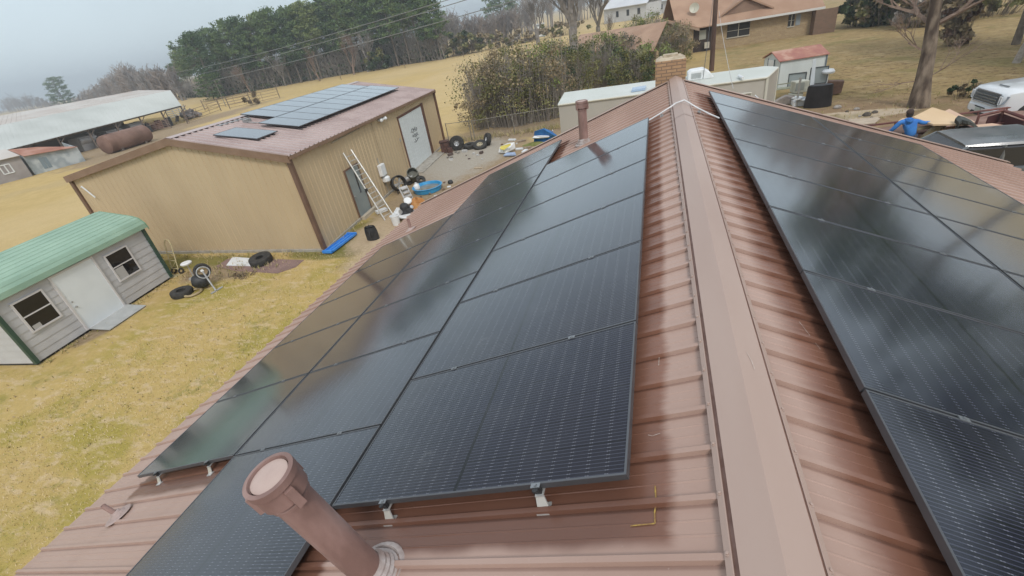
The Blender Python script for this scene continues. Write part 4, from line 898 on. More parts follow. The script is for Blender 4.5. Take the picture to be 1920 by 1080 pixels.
# skyline of the wood: picture column, base row, top row -> ground distance and height
sil=[(350,178,118),(372,180,92),(392,181,72),(410,183,58),(432,176,52),(452,172,60),(470,170,36),(490,166,30),(508,163,40),(528,158,22),(548,156,14),(566,153,22),(586,149,10),(604,146,2),(624,141,6),(642,138,-6),(662,135,-14),(684,131,-22),(704,128,-20),(726,125,-34),(748,122,-40),(770,118,-44),(792,115,-50),(812,112,-36),(828,110,-14),
     (362,172,110),(402,174,80),(444,167,66),(484,160,48),(520,154,36),(560,149,30),(596,143,16),(634,136,4),(676,129,-8),(716,124,-20),(756,118,-30),(796,112,-34)]
for i,(u,v,tv) in enumerate(sil):
    P=at(u,v+2); 
    if i>=25: d=V((P.x,P.y,0)).normalized(); P=P+d*rg.uniform(8,16)
    h=top_z(P,tv)
    k=i%4; first=k not in used; used.add(k)
    pos='left end of the wood' if u<420 else 'right end of the wood' if u>780 else 'middle of the wood'
    side_='front row' if i<25 else 'back row'
    place(pvar[k],P,h/20.5*1.0,rg.uniform(0,6.28),f'pine in the {side_} of the dark wood, '+(['leftmost','second from left','third from left','fourth from left'][i] if i<4 else 'at the '+pos),first)
# understorey of the wood: tangled grey brush, one mass
mb=MB(); mc=MB()
for i in range(4600):
    u=rg.uniform(345,835); v=np.interp(u,[345,427,558,625,748,835],[184,180,156,144,123,111])-rg.uniform(0,5)
    P=at(u,v); h=rg.uniform(2,6+6*rg.random()**2)*(1 if u>430 else .6); q=P+V((rg.uniform(-1,1),rg.uniform(-1,1),h)); twig(mb,P,q,.07,.03)
    for j in range(4): z=rg.random(); p=P.lerp(q,z); twig(mb,p,p+V((rg.uniform(-1.5,1.5),rg.uniform(-1.5,1.5),rg.uniform(.5,2))),.045,.02)
    for j in range(2): leaf(mb.mat(1),P.lerp(q,rg.random()*.6)+V((rg.uniform(-1,1),rg.uniform(-1,1),0)),rg.uniform(.2,.4),rg)
    mb.mat(0)
o=mb.build('wood_undergrowth',[BARKP,PINE2]); tag(o,'tangled grey brush and dark leaves under the pines of the wood','undergrowth',kind='stuff')
# far hazy bare woods on the skyline at the left and behind
mb=MB()
def bmass(u0,u1,base,topf,n,wd,mats=2,dist=0):
    for i in range(n):
        u=rg.uniform(u0,u1); P=at(u,base(u)+rg.uniform(-1.5,1.5)); h=max(2,top_z(P,topf(u)+rg.uniform(0,18))); L=h
        mb.mat(rg.randrange(mats)); q=P+V((rg.uniform(-1,1),rg.uniform(-1,1),h*.75)); twig(mb,P,q,.22*wd,.08*wd)
        for j in range(26):
            z=.25+.75*rg.random(); p=P.lerp(q,z); a=rg.uniform(0,6.28); l=h*.28*rg.uniform(.4,1); e=p+V((math.cos(a)*l*.7,math.sin(a)*l*.7,l*rg.uniform(.4,1.1))); twig(mb,p,e,.09*wd,.04*wd)
            for m_ in range(3): p2=p.lerp(e,rg.uniform(.3,1)); twig(mb,p2,p2+V((rg.uniform(-1,1),rg.uniform(-1,1),rg.uniform(.2,1.2)))*l*.35,.05*wd,.03*wd)
bmass(-60,350,lambda u:212-.12*u if u<120 else 197-.04*(u-120)-.0*u,lambda u:np.interp(u,[-60,0,40,80,120,170,200,235,265,300,350],[205,196,168,176,188,165,150,128,112,118,120]),330,1.5)
o=mb.build('far_bare_woods',[M('hazy grey twigs',(.24,.22,.215),(.31,.285,.27),.1,.95),M('hazy brown twigs',(.27,.22,.19),(.32,.27,.235),.1,.95)]); tag(o,'grey leafless woods along the horizon behind the long white roofed barn','bare woods',kind='stuff')
mb=MB()
bmass(830,1000,lambda u:np.interp(u,[830,900,1000],[98,84,64]),lambda u:np.interp(u,[830,860,900,950,1000],[0,18,20,10,-10]),110,1.2)
bmass(980,1230,lambda u:np.interp(u,[980,1100,1230],[62,36,2]),lambda u:-60,90,1.1)
bmass(1540,1990,lambda u:np.interp(u,[1540,1990],[-22,-90]),lambda u:-260,120,1.0)
o=mb.build('far_bare_trees',[bpy.data.materials['hazy grey twigs'],bpy.data.materials['hazy brown twigs']]); tag(o,'grey leafless trees massed behind the houses at the top of the view','bare woods',kind='stuff')
# round evergreen behind the barn
T,K=pine(random.Random(11),20,.05,.26,130,50,.26)
ev=mk_tree('evergreen_tree','dark green bushy tree standing against the grey woods behind the long barn','evergreen tree',T,None,BARK,None,K,PINE)
P=at(128,202); ev.location=P; s=top_z(P,146)/20; ev.scale=(s*1.3,s*1.3,s)
c=copy_tree(ev); P=at(945,62); s=top_z(P,-70)/20; c.location=P; c.scale=(s*1.15,s*1.15,s); c.rotation_euler=(0,0,2); c['label']='big dark green tree rising past the top of the view left of the grey thicket'
c=copy_tree(ev); P=at(402,188); s=top_z(P,140)/20; c.location=P; c.scale=(s*1.8,s*1.8,s); c['label']='low spreading dark evergreen in front of the left end of the wood'
# individual bare trees and bushes in the pasture
rg=random.Random(5)
def bt(name,label,u,v,tv,mat,depth=6,spread=.55,trunk=.2,up=.2,fan=3,wide=1,cat='bare tree',r0=None):
    P=at(u,v); h=top_z(P,tv); T,B=bare(rg,10,depth,spread,trunk,r0,up,fan); zm=max(q[2] for q in B.v)
    s=h/zm; return place(mk_tree(name,label,cat,T,B,mat,mat,None,None),P,s*wide,rg.uniform(0,6),None,True,s)
bt('bare_tree','reddish bare tree standing alone at the pasture edge before the wood',664,140,58,BARKR,7,.42,.16,.3,3)
bt('bare_tree','tall pale leafless tree with upswept limbs in front of the pines',738,116,10,BARKP,6,.34,.2,.45,3,r0=.4)
bt('bare_tree','wide pale grey bare tree right of the tall pale one',800,108,22,BARKP,7,.5,.15,.25,3)
bt('bare_tree','small pale bare tree between the reddish tree and tall pale tree',705,128,40,BARKP,6,.4,.2,.3)
bt('bare_tree','short twiggy bare tree by the fence line left of the evergreen bush pair',775,113,60,BARKR,6,.5,.2,.2)
bt('bare_tree','broad grey brown bare tree with many fine twigs behind the olive thicket',1078,92,-60,HZT,8,.5,.14,.22,3,r0=.30)
bt('bare_tree','dark forked bare tree between the thicket and the orange roofed wing',1140,95,20,BARK,6,.4,.25,.3,3)
bt('bare_tree','leafless dark tree leaning left beside the pale garage wall',1185,112,45,BARK,5,.6,.2,.1,3)
for i_,(u_,v_,t_) in enumerate(((470,172,116),(536,159,92),(600,150,84),(690,133,52),(822,110,40))):
    bt('bare_tree',f'grey bare tree against the pines, '+ordn[i_].replace('nearest','first')+' from the left',u_,v_+2,t_,HZT if i_%2 else BARKR,6,.48,.16,.25,3)
def bush(name,label,P,rx,ry,h,n,leafr,mats,stems=60,cat='bush',group=None,lowfill=.1,rg=rg,shape=1.0,upr=False):
    o=thing(name,label,cat,P,group); B=MB(); K=MB(); P=V(P)
    for i in range(stems):
        a=rg.uniform(0,6.28); r=rg.random()**.5*.55; p=P+V((math.cos(a)*rx*r,math.sin(a)*ry*r,0)); e=P+V((math.cos(a)*rx*(r*1.5+rg.uniform(-.1,.1)),math.sin(a)*ry*(r*1.5),h*rg.uniform(.6,1.15)*(1-.35*r)))
        m_=p.lerp(e,.5)+V((rg.uniform(-.15,.15),rg.uniform(-.15,.15),.1))*h*.2; twig(B,p,m_,.02*h/3,.014*h/3); twig(B,m_,e,.014*h/3,.005*h/3)
        for j in range(4): q=m_.lerp(e,rg.random()); twig(B,q,q+V((rg.uniform(-.3,.3),rg.uniform(-.3,.3),rg.uniform(-.05,.35)))*h*.25,.008*h/3,.003*h/3)
    # clumped leaves
    cl=[]
    for i in range(max(8,n//90)):
        a=rg.uniform(0,6.28); f=rg.random(); r=rg.random()**.5*math.sqrt(max(.05,1-(abs(f-.4)/.75)**2)); cl.append((V((math.cos(a)*rx*r,math.sin(a)*ry*r,h*(lowfill+(1-lowfill)*f*.95))),rg.uniform(.12,.3)*h*.45,rg.randrange(len(mats))))
    for c,s,mi in cl:
        K.mat(mi)
        for j in range(90):
            q=V((rg.gauss(0,.6),rg.gauss(0,.6),rg.gauss(0,.5)))*s; 
            if (c+q).z>0.03: leaf(K,P+c+q,leafr*rg.uniform(.5,1.3),rg)
    B.build('stems',BARK if not upr else BARKP,o); K.build('leaves',mats,o); return o
for (u_,v_,t_,l_) in ((1010,84,-40,'fine twigged grey tree left of the broad bare tree above the thicket'),(1122,84,-55,'fine twigged grey tree between the broad bare tree and the distant white house')):
    bt('bare_tree',l_,u_,v_,t_,HZT,7,.5,.15,.25,3,r0=.22)
bush('evergreen_bush','round dark green bush at the pasture edge right of the reddish tree',at(712,131),3,3,4.6,2600,.28,[PINE2,OLIVE],20)
bush('evergreen_bush','dark green bush under the tall pale leafless tree',at(740,121),2.6,2.6,5.2,2200,.28,[PINE2,OLIVE],20)
bush('low_shrub','small round brown shrub alone on the pasture before the wood',at(459,169),1.9,1.9,4.2,1500,.25,[BROWNL,OLIVE],20)
bush('brush_clump','dark brown brush mass along the pasture edge left of the big evergreen',at(868,103),7,4,5.2,4200,.28,[BROWNL,PINE2,OLIVE],120)
bush('brush_clump','brown brush below the big dark green tree at the pasture edge',at(925,92),6,3.5,3.6,3600,.26,[BROWNL,BROWNL,OLIVE],90)
bush('brush_clump','low grey brown brush in front of the white well house',at(985,80),6,3,3.2,3200,.24,[BROWNL,BARKP],90)
bush('brush_clump','brown brush right of the white well house under the broad bare tree',at(1050,68),8,3,3.2,3200,.24,[BROWNL,OLIVE],90)
# thicket beside the chain-link fence
TK=[(922,236,2.3,4.2,'leftmost twiggy olive shrub of the thicket behind the chain-link fence',[OLIVE,BROWNL]),
    (968,232,2.5,4.7,'tall olive shrub in the thicket directly above the blue tarp',[OLIVE,OLIVE,BROWNL]),
    (1020,222,2.4,4.6,'dense olive shrub beside the left end of the white trailer',[OLIVE,LIME,BROWNL]),
    (1062,186,2.4,4.4,'dark olive shrub behind the left corner of the white trailer roof',[PINE2,OLIVE]),
    (1118,162,2.4,3.9,'green leafy shrub behind the middle of the white trailer',[OLIVE,LIME]),
    (1165,150,2.2,3.6,'dark tangled shrub behind the trailer, left of the chimney',[PINE2,BROWNL]),
    (1210,118,2.8,4.6,'bright green leafy tree in front of the small gabled brick wing',[LIME,OLIVE]),
    (1225,150,1.9,2.8,'green shrub immediately left of the chimney behind the trailer roof',[LIME,OLIVE]),(1180,168,1.9,2.9,'low olive shrub in front of the pale garage door',[OLIVE,PINE2]),
    (1262,118,2.2,3.4,'pale brownish shrub showing just above the brick chimney',[OLIVE,BROWNL])]
rg2=random.Random(9)
for u,v,r,h,lab,mats in TK:
    P=at(u,v); bush('thicket_shrub',lab,P,r,r*.9,h*1.05,6500,.055,mats,210,'shrub','shrubs of the thicket behind the fence',.12,rg2,upr=True)
# right side: big trunk, brush and dead cedar
rgt=random.Random(21)
P=at(1722,200); tr=thing('bare_tree','thick rough trunk of a big leafless tree standing behind the maroon trailer','bare tree',P)
mb=MB(); hx=[V(P),PY(1731,150,P.y+.1),PY(1741,100,P.y+.2),PY(1748,50,P.y+.3),PY(1757,-10,P.y+.4)]
hx[0]=P-V((0,0,.1)); mb.tube(hx,[.46,.31,.27,.24,.22],18,False); mb.build('trunk',M('rough dark bark',(.08,.055,.04),(.27,.21,.155),3.5,.95,1.0,stretch=(1,1,.35),bscale=12),tr,True)
B=MB()
def limb(p,d,L,r,k):
    q=p+d*L; twig(B,p,q,r,r*.6)
    if k==0: return
    for j in range(3):
        nd=(d+V((rgt.uniform(-.7,.7),rgt.uniform(-.7,.7),rgt.uniform(-.25,.5)))).normalized(); limb(p.lerp(q,rgt.uniform(.5,1)),nd,L*rgt.uniform(.6,.85),r*.58,k-1)
for i,(f,k) in enumerate(((3,5),(3,5),(4,6),(4,6),(4,6))): a=i*1.9; limb(hx[f],V((math.cos(a),math.sin(a),.5)).normalized(),1.5,.13,k)
limb(hx[2],V((-.9,.1,.55)).normalized(),1.0,.05,4); limb(hx[1],V((.9,.1,.5)).normalized(),1.0,.035,4); limb(hx[1],V((-1,0,-.05)).normalized(),1.2,.03,3)
B.build('branches',BARKR,tr)
bush('cedar_bush','dark green cedar bush beside the right end of the brick house',at(1612,48),2.6,2.6,4.6,3600,.2,[PINE2,PINE2,OLIVE],30)
bush('cedar_bush','greyish green drooping cedar in the upper middle of the right yard',at(1668,45),3.2,3,5,3600,.2,[OLIVE,BROWNL,PINE2],60)
bush('dead_shrub','reddish brown dead shrub leaning behind the thick trunk',at(1788,85),1.0,1.0,2.6,2600,.12,[BROWNL,M('dark reddish dead leaves',(.09,.05,.035),(.14,.085,.06),3,.9)],60)
bush('brush_clump','grey brown brush at the top right edge beyond the yard',at(1850,30),4,3,3,2600,.2,[BROWNL,OLIVE],90)
bush('brush_clump','grey twiggy brush between the two cedar bushes and the dead shrub',at(1735,48),3,2.4,3.4,2400,.2,[BROWNL,BARKP],110)
bush('dark_bush','low dark bush beside the front left corner of the white pickup',at(1812,182),.8,.8,.8,1500,.06,[PINE2,BROWNL],40)
for u,v,tv,lab in ((1655,40,-220,'bare tree whose pale limbs rise beyond the cedar bushes'),(1905,118,-100,'slim grey trunk at the far right edge above the pickup'),(1830,20,-260,'tall bare tree beyond the brush at the top right')):
    bt('bare_tree',lab,u,v,tv,BARKP,6,.5,.25,.2,3,r0=.3)
# tall trees standing right of the yard (their crowns darken the reflections in the right-hand panels)
for i,(x,y,h) in enumerate(((26,24,13),(29,16,14),(24,33,12),(31,9,14),(33,1,14),(22,41,12))):
    c=copy_tree(pvar[i%4]); c.location=(x,y,0); c.scale=(h/20*1.5,h/20*1.5,h/20); c.rotation_euler=(0,0,i); c['group']='big trees right of the yard'; c['label']=['big tree at the right of the yard behind the pickup','big tree right of the parked vehicles','big tree at the far right of the dry yard','big tree right of the house front','big tree right of the near roof end','big tree beyond the right yard near the brick house'][i]
# gnarled fallen tree & pen in the pasture
o=bush('dead_shrub','gnarled dead brown bush sprawling by the cattle pen',at(480,196),1.9,1.5,2.0,900,.16,[M('dark dead vine',(.13,.09,.05),(.2,.15,.08),3,.9)],70)
# fallen leaves and twigs on the lawn
mb=MB(); rl=random.Random(4)
for i in range(260):
    p=V((rl.uniform(-17,-7.2),rl.uniform(0,12),.03)); leaf(mb,p,rl.uniform(.012,.028),rl)
o=mb.build('leaf_litter',M('dead leaf litter',(.27,.18,.10),(.5,.39,.26),3,.9)); tag(o,'dead leaves scattered over the lawn','leaf litter',kind='stuff')
mb=MB(); 
GM=[M('straw grass blades',(.54,.41,.22),(.66,.53,.33),.8,.9),M('green grass blades',(.20,.21,.05),(.30,.28,.08),.8,.9)]
for i in range(26000):
    y=rl.uniform(.5,13)
    x=rl.uniform(-15.5,-6.8); p=V((x,y,0)); h=rl.uniform(.02,.055); a=rl.uniform(0,6.28); d=V((math.cos(a),math.sin(a),0)); k=len(mb.v); w2=.006; n=V((-d.y,d.x,0))*w2
    mb.v+= [tuple(p-n),tuple(p+n),tuple(p+d*h*rl.uniform(.4,1.3)+V((0,0,h)))]; mb.f.append((k,k+1,k+2)); mb.m.append(0 if rl.random()<.8 else 1)
o=mb.build('lawn_grass',GM); tag(o,'short dry grass of the lawn beside the house','grass',kind='stuff')

# ---------------------------------------------------------------- barn, sheds, tank, pens at the left
BR=M('weathered white barn roof',(.44,.46,.43),(.54,.56,.53),.15,.6,c3=(.50,.52,.49)); BR2=M('pale rusty barn roof top',(.54,.51,.47),(.46,.40,.35),.25,.6)
barn=thing('long_barn','long low open barn with a weathered white metal roof at the far left','barn',(-72,45,0))
E0,E1=V((-70.5,34.8,2.5)),V((-73.9,62,2.5)); C0,C1=V((-77.5,40,4.82)),V((-77.5,64.4,4.82)); T0,T1_=V((-89,47,5.71)),V((-93.8,71.6,5.51))
ex0,ex1,ex2=(E0-E1).normalized()*14,(C0-C1).normalized()*14,(T0-T1_).normalized()*14
E0=E0+ex0; C0=C0+ex1; T0=T0+ex2
dn3=V((0,0,-.08))
def corr(mb,a,b,c,d,pitch=.6,h=.02):
    n_=int((b-a).length/pitch); 
    for k in range(n_+1):
        f0,f1=k/(n_+1),(k+1)/(n_+1); fm=f0+(f1-f0)*.12
        p=[a.lerp(b,f0),a.lerp(b,fm),d.lerp(c,fm),d.lerp(c,f0)]; q=[a.lerp(b,fm),a.lerp(b,f1),d.lerp(c,f1),d.lerp(c,fm)]
        up=V((0,0,h)); mb.slab([p[0]+up,p[1]+up,p[2]+up,p[3]+up],(0,0,-h-.03)); mb.slab(q,(0,0,-.03))
mb=MB(); corr(mb,C0,C1,E1,E0); mb.build('roof',BR,barn); mb=MB(); corr(mb,T0,T1_,C1,C0); mb.build('roof',BR2,barn)
mb=MB(); B0=T0+V((-9,4,-2.8)); B1=T1_+V((-9,4,-2.8)); mb.slab([T0,T1_,B1,B0],(0,0,-.05)); mb.build('roof',BR2,barn)
WDK=M('old dark barn timber',(.12,.09,.07),(.19,.15,.12),3,.9)
n_=11
for k in range(n_): 
    f=k/(n_-1); p=E0.lerp(E1,f); p=V((p.x-.25,p.y,0)); mb=MB(); mb.tube([p,p+V((0,0,2.42))],.11,6); mb.tube([p+V((0,0,1.6)),p+V((0,.9,2.36))],.06,4); mb.build('post',WDK,barn)
mb=MB(); mb.tube([E0+V((-.2,0,-.12)),E1+V((-.2,0,-.12))],.09,6); mb.build('beam',WDK,barn)
mb=MB(); 
for a,b in ((C0,C1),):
    mb.slab([V((a.x-3,a.y,0)),V((b.x-3,b.y-8,0)),V((b.x-3,b.y-8,3.6)),V((a.x-3,a.y,3.6))],(.1,0,0))
mb.build('back_wall',M('pale dusty sheeting',(.30,.27,.25),(.38,.35,.32),.4,.8),barn)
# tarped hay and clutter in the barn
for i,(f,zz,sx_) in enumerate(((.60,1.7,2.2),(.70,1.6,2.0),(.79,1.7,2.0))):
    p=E0.lerp(E1,f); q=V((p.x-2.2,p.y,0)); mb=MB(); mb.grid(lambda u,v,q=q:V((q.x+1.1*math.sin(u*3.14)*1.2,q.y-1.1+2.2*v,.05+zz*math.sin(u*3.14*.5)*(1+.05*math.sin(v*9)))),8,6); mb.slab([q+V((1,-1.1,0)),q+V((1,1.1,0)),q+V((1,1.1,zz)),q+V((1,-1.1,zz))],(-2,0,0)); 
    solo(mb,'covered_stack',M('dusty white cover',(.36,.33,.32),(.45,.42,.40),.8,.7) if i==0 else bpy.data.materials['dusty white cover'],['leftmost pale covered stack under the eave of the long barn','middle pale covered stack under the eave of the long barn','pale covered stack nearest the open end of the long barn'][i],'covered stack','covered stacks in the barn')
for i in range(7):
    f=.62+.05*i; p=E0.lerp(E1,f); mb=MB(); mb.box((p.x-.7+random.uniform(-.5,.5),p.y,.5),(.9,1.1,random.uniform(.7,1.2)),rz=i); mb.box((p.x-1.1,p.y+.4,.9),(.7,.5,.8),rz=i*.7); solo(mb,'junk_pile',[BLACK,M('rust brown scrap',(.14,.06,.04),(.2,.11,.08),2,.9)][i%2] if i<2 else (BLACK if i%2==0 else bpy.data.materials['rust brown scrap']),'dark heap of scrap on the ground under the barn eave','scrap heap','scrap heaps under the barn eave')
# rusty roofed low shed
ls=thing('lean_to_shed','low tin shed with a rusty red roof in front of the long barn','shed',at(110,315)); RUST=M('rusty red tin',(.30,.115,.07),(.42,.22,.16),.8,.7,c3=(.36,.16,.10)); TINW=M('dull white tin',(.40,.43,.43),(.50,.53,.53),.7,.6,c3=(.30,.34,.36))
g0,g1=at(66,328),at(160,302); z0,z1=top_z(g0,294),top_z(g1,276); d=(g1-g0); per=V((d.y,-d.x,0)).normalized()*-1
if per.x>0: per=-per
mb=MB(); mb.slab([g0,g1,V((g1.x,g1.y,z1)),V((g0.x,g0.y,z0))],tuple(per*.05)); mb.build('wall',TINW,ls)
for f in (.22,.30): mb=MB(); a=g0.lerp(g1,f); b=g0.lerp(g1,f+.07); mb.slab([a-per*.01+V((0,0,.3)),b-per*.01+V((0,0,.3)),b-per*.01+V((0,0,1.4)),a-per*.01+V((0,0,1.45))],tuple(per*-.02)); mb.build('wall_patch',M('blue grey tin patch',(.20,.25,.28),rough=.6),ls)
mb=MB(); ra=[V((g0.x,g0.y,z0))-per*.3+V((0,0,.02)),V((g1.x,g1.y,z1))-per*.3+V((0,0,.02)),V((g1.x,g1.y,z1))+per*2.6+V((0,-2.5,.75)),V((g0.x,g0.y,z0))+per*2.6+V((0,0,.75))]; mb.slab(ra,(0,0,.05)); mb.build('roof',RUST,ls)
mb=MB(); mb.slab([g0,g0+per*3,g0+per*3+V((0,0,z0+.6)),V((g0.x,g0.y,z0))],(0,.05,0)); mb.build('end_wall',TINW,ls); mb=MB(); mb.slab([g1,g1+per*3,g1+per*3+V((0,0,z1+.6)),V((g1.x,g1.y,z1))],(0,.05,0)); mb.build('end_wall',TINW,ls)
l2=thing('tin_shed','grey tin shed with a pale roof left of the rusty roofed shed','shed',at(20,345)); g0,g1=at(-45,358),at(62,330); z0,z1=top_z(g0,318),top_z(g1,292)
mb=MB(); mb.slab([g0,g1,V((g1.x,g1.y,z1)),V((g0.x,g0.y,z0))],tuple(per*.05)); mb.slab([g1,g1+per*3,g1+per*3+V((0,0,z1+.6)),V((g1.x,g1.y,z1))],(0,-.05,0)); mb.build('wall',M('grey brown tin',(.25,.225,.215),(.34,.31,.30),.7,.7),l2)
mb=MB(); mb.slab([V((g0.x,g0.y,z0))-per*.3,V((g1.x,g1.y,z1))-per*.3,V((g1.x,g1.y,z1))+per*2.4+V((0,0,.7)),V((g0.x,g0.y,z0))+per*2.4+V((0,0,.7))],(0,0,.05)); mb.build('roof',BR2,l2)
mb=MB(); a=g0.lerp(g1,.58); b=g0.lerp(g1,.76); z=.8; 
for p,q,zz in ((a,b,z),(a,b,z+.85)): mb.tube([p-per*.03+V((0,0,zz)),q-per*.03+V((0,0,zz))],.06,4)
for p in (a,b,a.lerp(b,.5)): mb.tube([p-per*.03+V((0,0,z)),p-per*.03+V((0,0,z+.85))],.06,4)
mb.build('window_frame',WHITE,l2)
# rusty tank
ta,tb=G(197,272,1.05),G(272,250,1.05); tk=thing('steel_tank','long rusty brown cylindrical tank lying in front of the barn','tank',(ta.x,ta.y,0)); dd_=(tb-ta); Lk=dd_.length
rt=1.05; mb=MB(); mb.lathe([(0,-.25),(rt*.6,-.2),(rt*.95,-.05),(rt,.1),(rt,Lk-.1),(rt*.95,Lk+.05),(rt*.6,Lk+.2),(0,Lk+.25)],ta,dd_,24); mb.build('shell',M('rusty brown tank steel',(.15,.08,.055),(.24,.145,.11),.6,.8,.3),tk,True)
mb=MB()
for f in (.2,.8): q=ta+dd_*f; mb.box((q.x,q.y,.15),(1.6,.3,.3),rz=math.atan2(dd_.y,dd_.x)+1.57)
for f in (.2,.8): pass
mb=MB(); q=ta+dd_*.2; mb.box((q.x,q.y,.15),(1.6,.3,.3),rz=math.atan2(dd_.y,dd_.x)+1.57); mb.build('cradle',WDK,tk)
mb=MB(); q=ta+dd_*.8; mb.box((q.x,q.y,.15),(1.6,.3,.3),rz=math.atan2(dd_.y,dd_.x)+1.57); mb.build('cradle',WDK,tk)
# gates and pens
def pipe_gate(name,label,a,b,h,bars,mat,r=.035):
    o=thing(name,label,'gate' if 'gate' in name else 'fence',a)
    mb=MB()
    for k in range(bars): z=.25+(h-.25)*k/(bars-1); mb.tube([a+V((0,0,z)),b+V((0,0,z))],r,5)
    for f in (0,.33,.66,1): q=a.lerp(b,f); mb.tube([q+V((0,0,.2)),q+V((0,0,h))],r,5)
    mb.build('bars',mat,o)
    for q in (a,b): mb=MB(); mb.tube([q,q+V((0,0,h+.3))],.07,6); mb.build('post',WDK,o)
    return o
RPN=M('rusty pipe rail',(.17,.10,.08),(.25,.17,.13),3,.8)
pipe_gate('farm_gate','white tube gate at the open end of the long barn',at(318,225),at(352,214),1.5,5,M('chalky white gate paint',(.52,.53,.54),rough=.6),.07)
pipe_gate('farm_gate','rusty red tube gate beside the end of the rusty tank',at(283,248),at(322,240),1.2,5,RPN,.05)
pipe_gate('pen_fence','left section of the rusty pipe cattle pen beyond the shop',at(352,232),at(415,208),1.7,4,RPN)
pipe_gate('pen_fence','right section of the rusty pipe cattle pen beyond the shop',at(432,205),at(525,184),1.7,4,RPN)
pipe_gate('pen_fence','back section of the pipe pen behind the gnarled bush',at(385,207),at(470,190),1.6,4,RPN)
mb=MB(); q=at(358,222); 
for i in range(14): mb.box(q+V((random.uniform(-1.3,1.3),random.uniform(-1.6,1.6),random.uniform(.2,1.0))),(1.2,.7,.5),rz=i,M=Matrix.Rotation(i*.9,3,(1,.4,.6)))
solo(mb,'junk_pile',M('grey scrap metal',(.14,.125,.12),(.25,.23,.22),1,.8),'grey heap of scrap wire beside the white tube gate','scrap heap')
# pasture fence, small far posts
fence('wire_fence','thin wire fence along the far side of the pasture',[at(640,150),at(760,128),at(870,108),at(960,95),at(1075,82)],1.2,.06,False,False,3,WDK)
# ---------------------------------------------------------------- poles and wires
def pole(label,P,h,r,mat,cross=None):
    o=thing('utility_pole',label,'utility pole',P); mb=MB(); mb.tube([P-V((0,0,.1)),P+V((0,0,h))],[r,r*.8],12); mb.build('post',mat,o,True)
    if cross: mb=MB(); mb.box(P+V((0,0,h-.5)),(cross,.12,.12),rz=.6); mb.build('crossarm',mat,o)
    return o
NP=at(1334,133); p1=pole('brown wooden utility pole behind the chimney, rising past the top edge',NP,9.2,.2,M('brown creosoted pole',(.075,.04,.028),(.12,.07,.05),2,.8,.3,stretch=(1,1,.2)),1.8)
FP=at(558,153); fz=top_z(FP,86); PW=M('weathered grey pole',(.33,.30,.25),(.42,.38,.32),2,.8)
pole('weathered grey utility pole standing alone in the pasture before the wood',FP,fz,.2,PW)
MP=at(424,200); pole('thin grey pole at the cattle pen below the left end of the wood',MP,top_z(MP,150),.07,M('dark weathered pole',(.2,.18,.15),rough=.8))
WM=M('grey power cable',(.20,.205,.205),rough=.6)
def wire(name,lab,a,b,sag,r=.03,n=18,mat=WM,cat='power line'):
    mb=MB(); mb.tube([a.lerp(b,i/n)-V((0,0,sag*4*(i/n)*(1-i/n))) for i in range(n+1)],r,5); return solo(mb,name,mat,lab,cat)
for i,(u0,v0,u1,v1,lab) in enumerate(((350,131,821,0,'uppermost of the three power lines crossing in front of the pines'),(350,143,880,-8,'middle one of the three power lines crossing in front of the pines'),(350,159,900,18,'lowest of the three power lines crossing in front of the pines'))):
    a=PP(u0-20,v0+5,(-90,92,0),(4,46,0),(4,46,5)); b=PP(u1+170,v1-47,(-90,92,0),(4,46,0),(4,46,5)); wire('power_line',lab,a,b,.7,.045)
wire('service_cable','thin cable running down from the brown pole towards the trailer roof',NP+V((0,0,8.6)),G(1318,148,3.5),.2,.012,10,BLACK,'cable')
wire('guy_cable','pale cable dropping from above to the far edge of the right roof slope',PY(1348,20,26.),rp(1,1.2,11.3,.1),.1,.007,10,M('pale grey cable',(.42,.41,.39),rough=.6),'cable')

# weeds along the foot of the walls and the fence
mb=MB()
def weeds(a,b,n_,h,w_=.12):
    a=V(a); b=V(b)
    for i in range(n_):
        q=a.lerp(b,rl.random())+V((rl.gauss(0,w_),rl.gauss(0,w_),0)); s_=rl.random()
        for k in range(7):
            t=rl.uniform(0,6.28); d=V((math.cos(t),math.sin(t),0)); hh=h*rl.uniform(.4,1.2)*(.5+s_); n=V((-d.y,d.x,0))*.008; m=len(mb.v)
            mb.v+= [tuple(q-n),tuple(q+n),tuple(q+d*hh*.5+V((0,0,hh)))]; mb.f.append((m,m+1,m+2)); mb.m.append(0 if rl.random()<.5 else 1)
weeds((-24,13.0,0),(-12.5,12.9,0),260,.13); weeds((-12.3,13.2,0),(-12.55,16,0),90,.12); weeds((-17.5,6.2,0),(-18,11.2,0),120,.10,.08); weeds((-13.4,28.9,0),(-3.5,30.7,0),500,.28,.3); weeds((-18.3,11.5,0),(-14,12,0),260,.12,.5); weeds((-16,3,0),(-8,11,0),420,.06,1.8); weeds((7,23,0),(13,30,0),240,.14,1.6)
o=mb.build('weeds',GM); tag(o,'tufts of weeds and grass along the walls, the fence and across the lawn','weeds',kind='stuff')
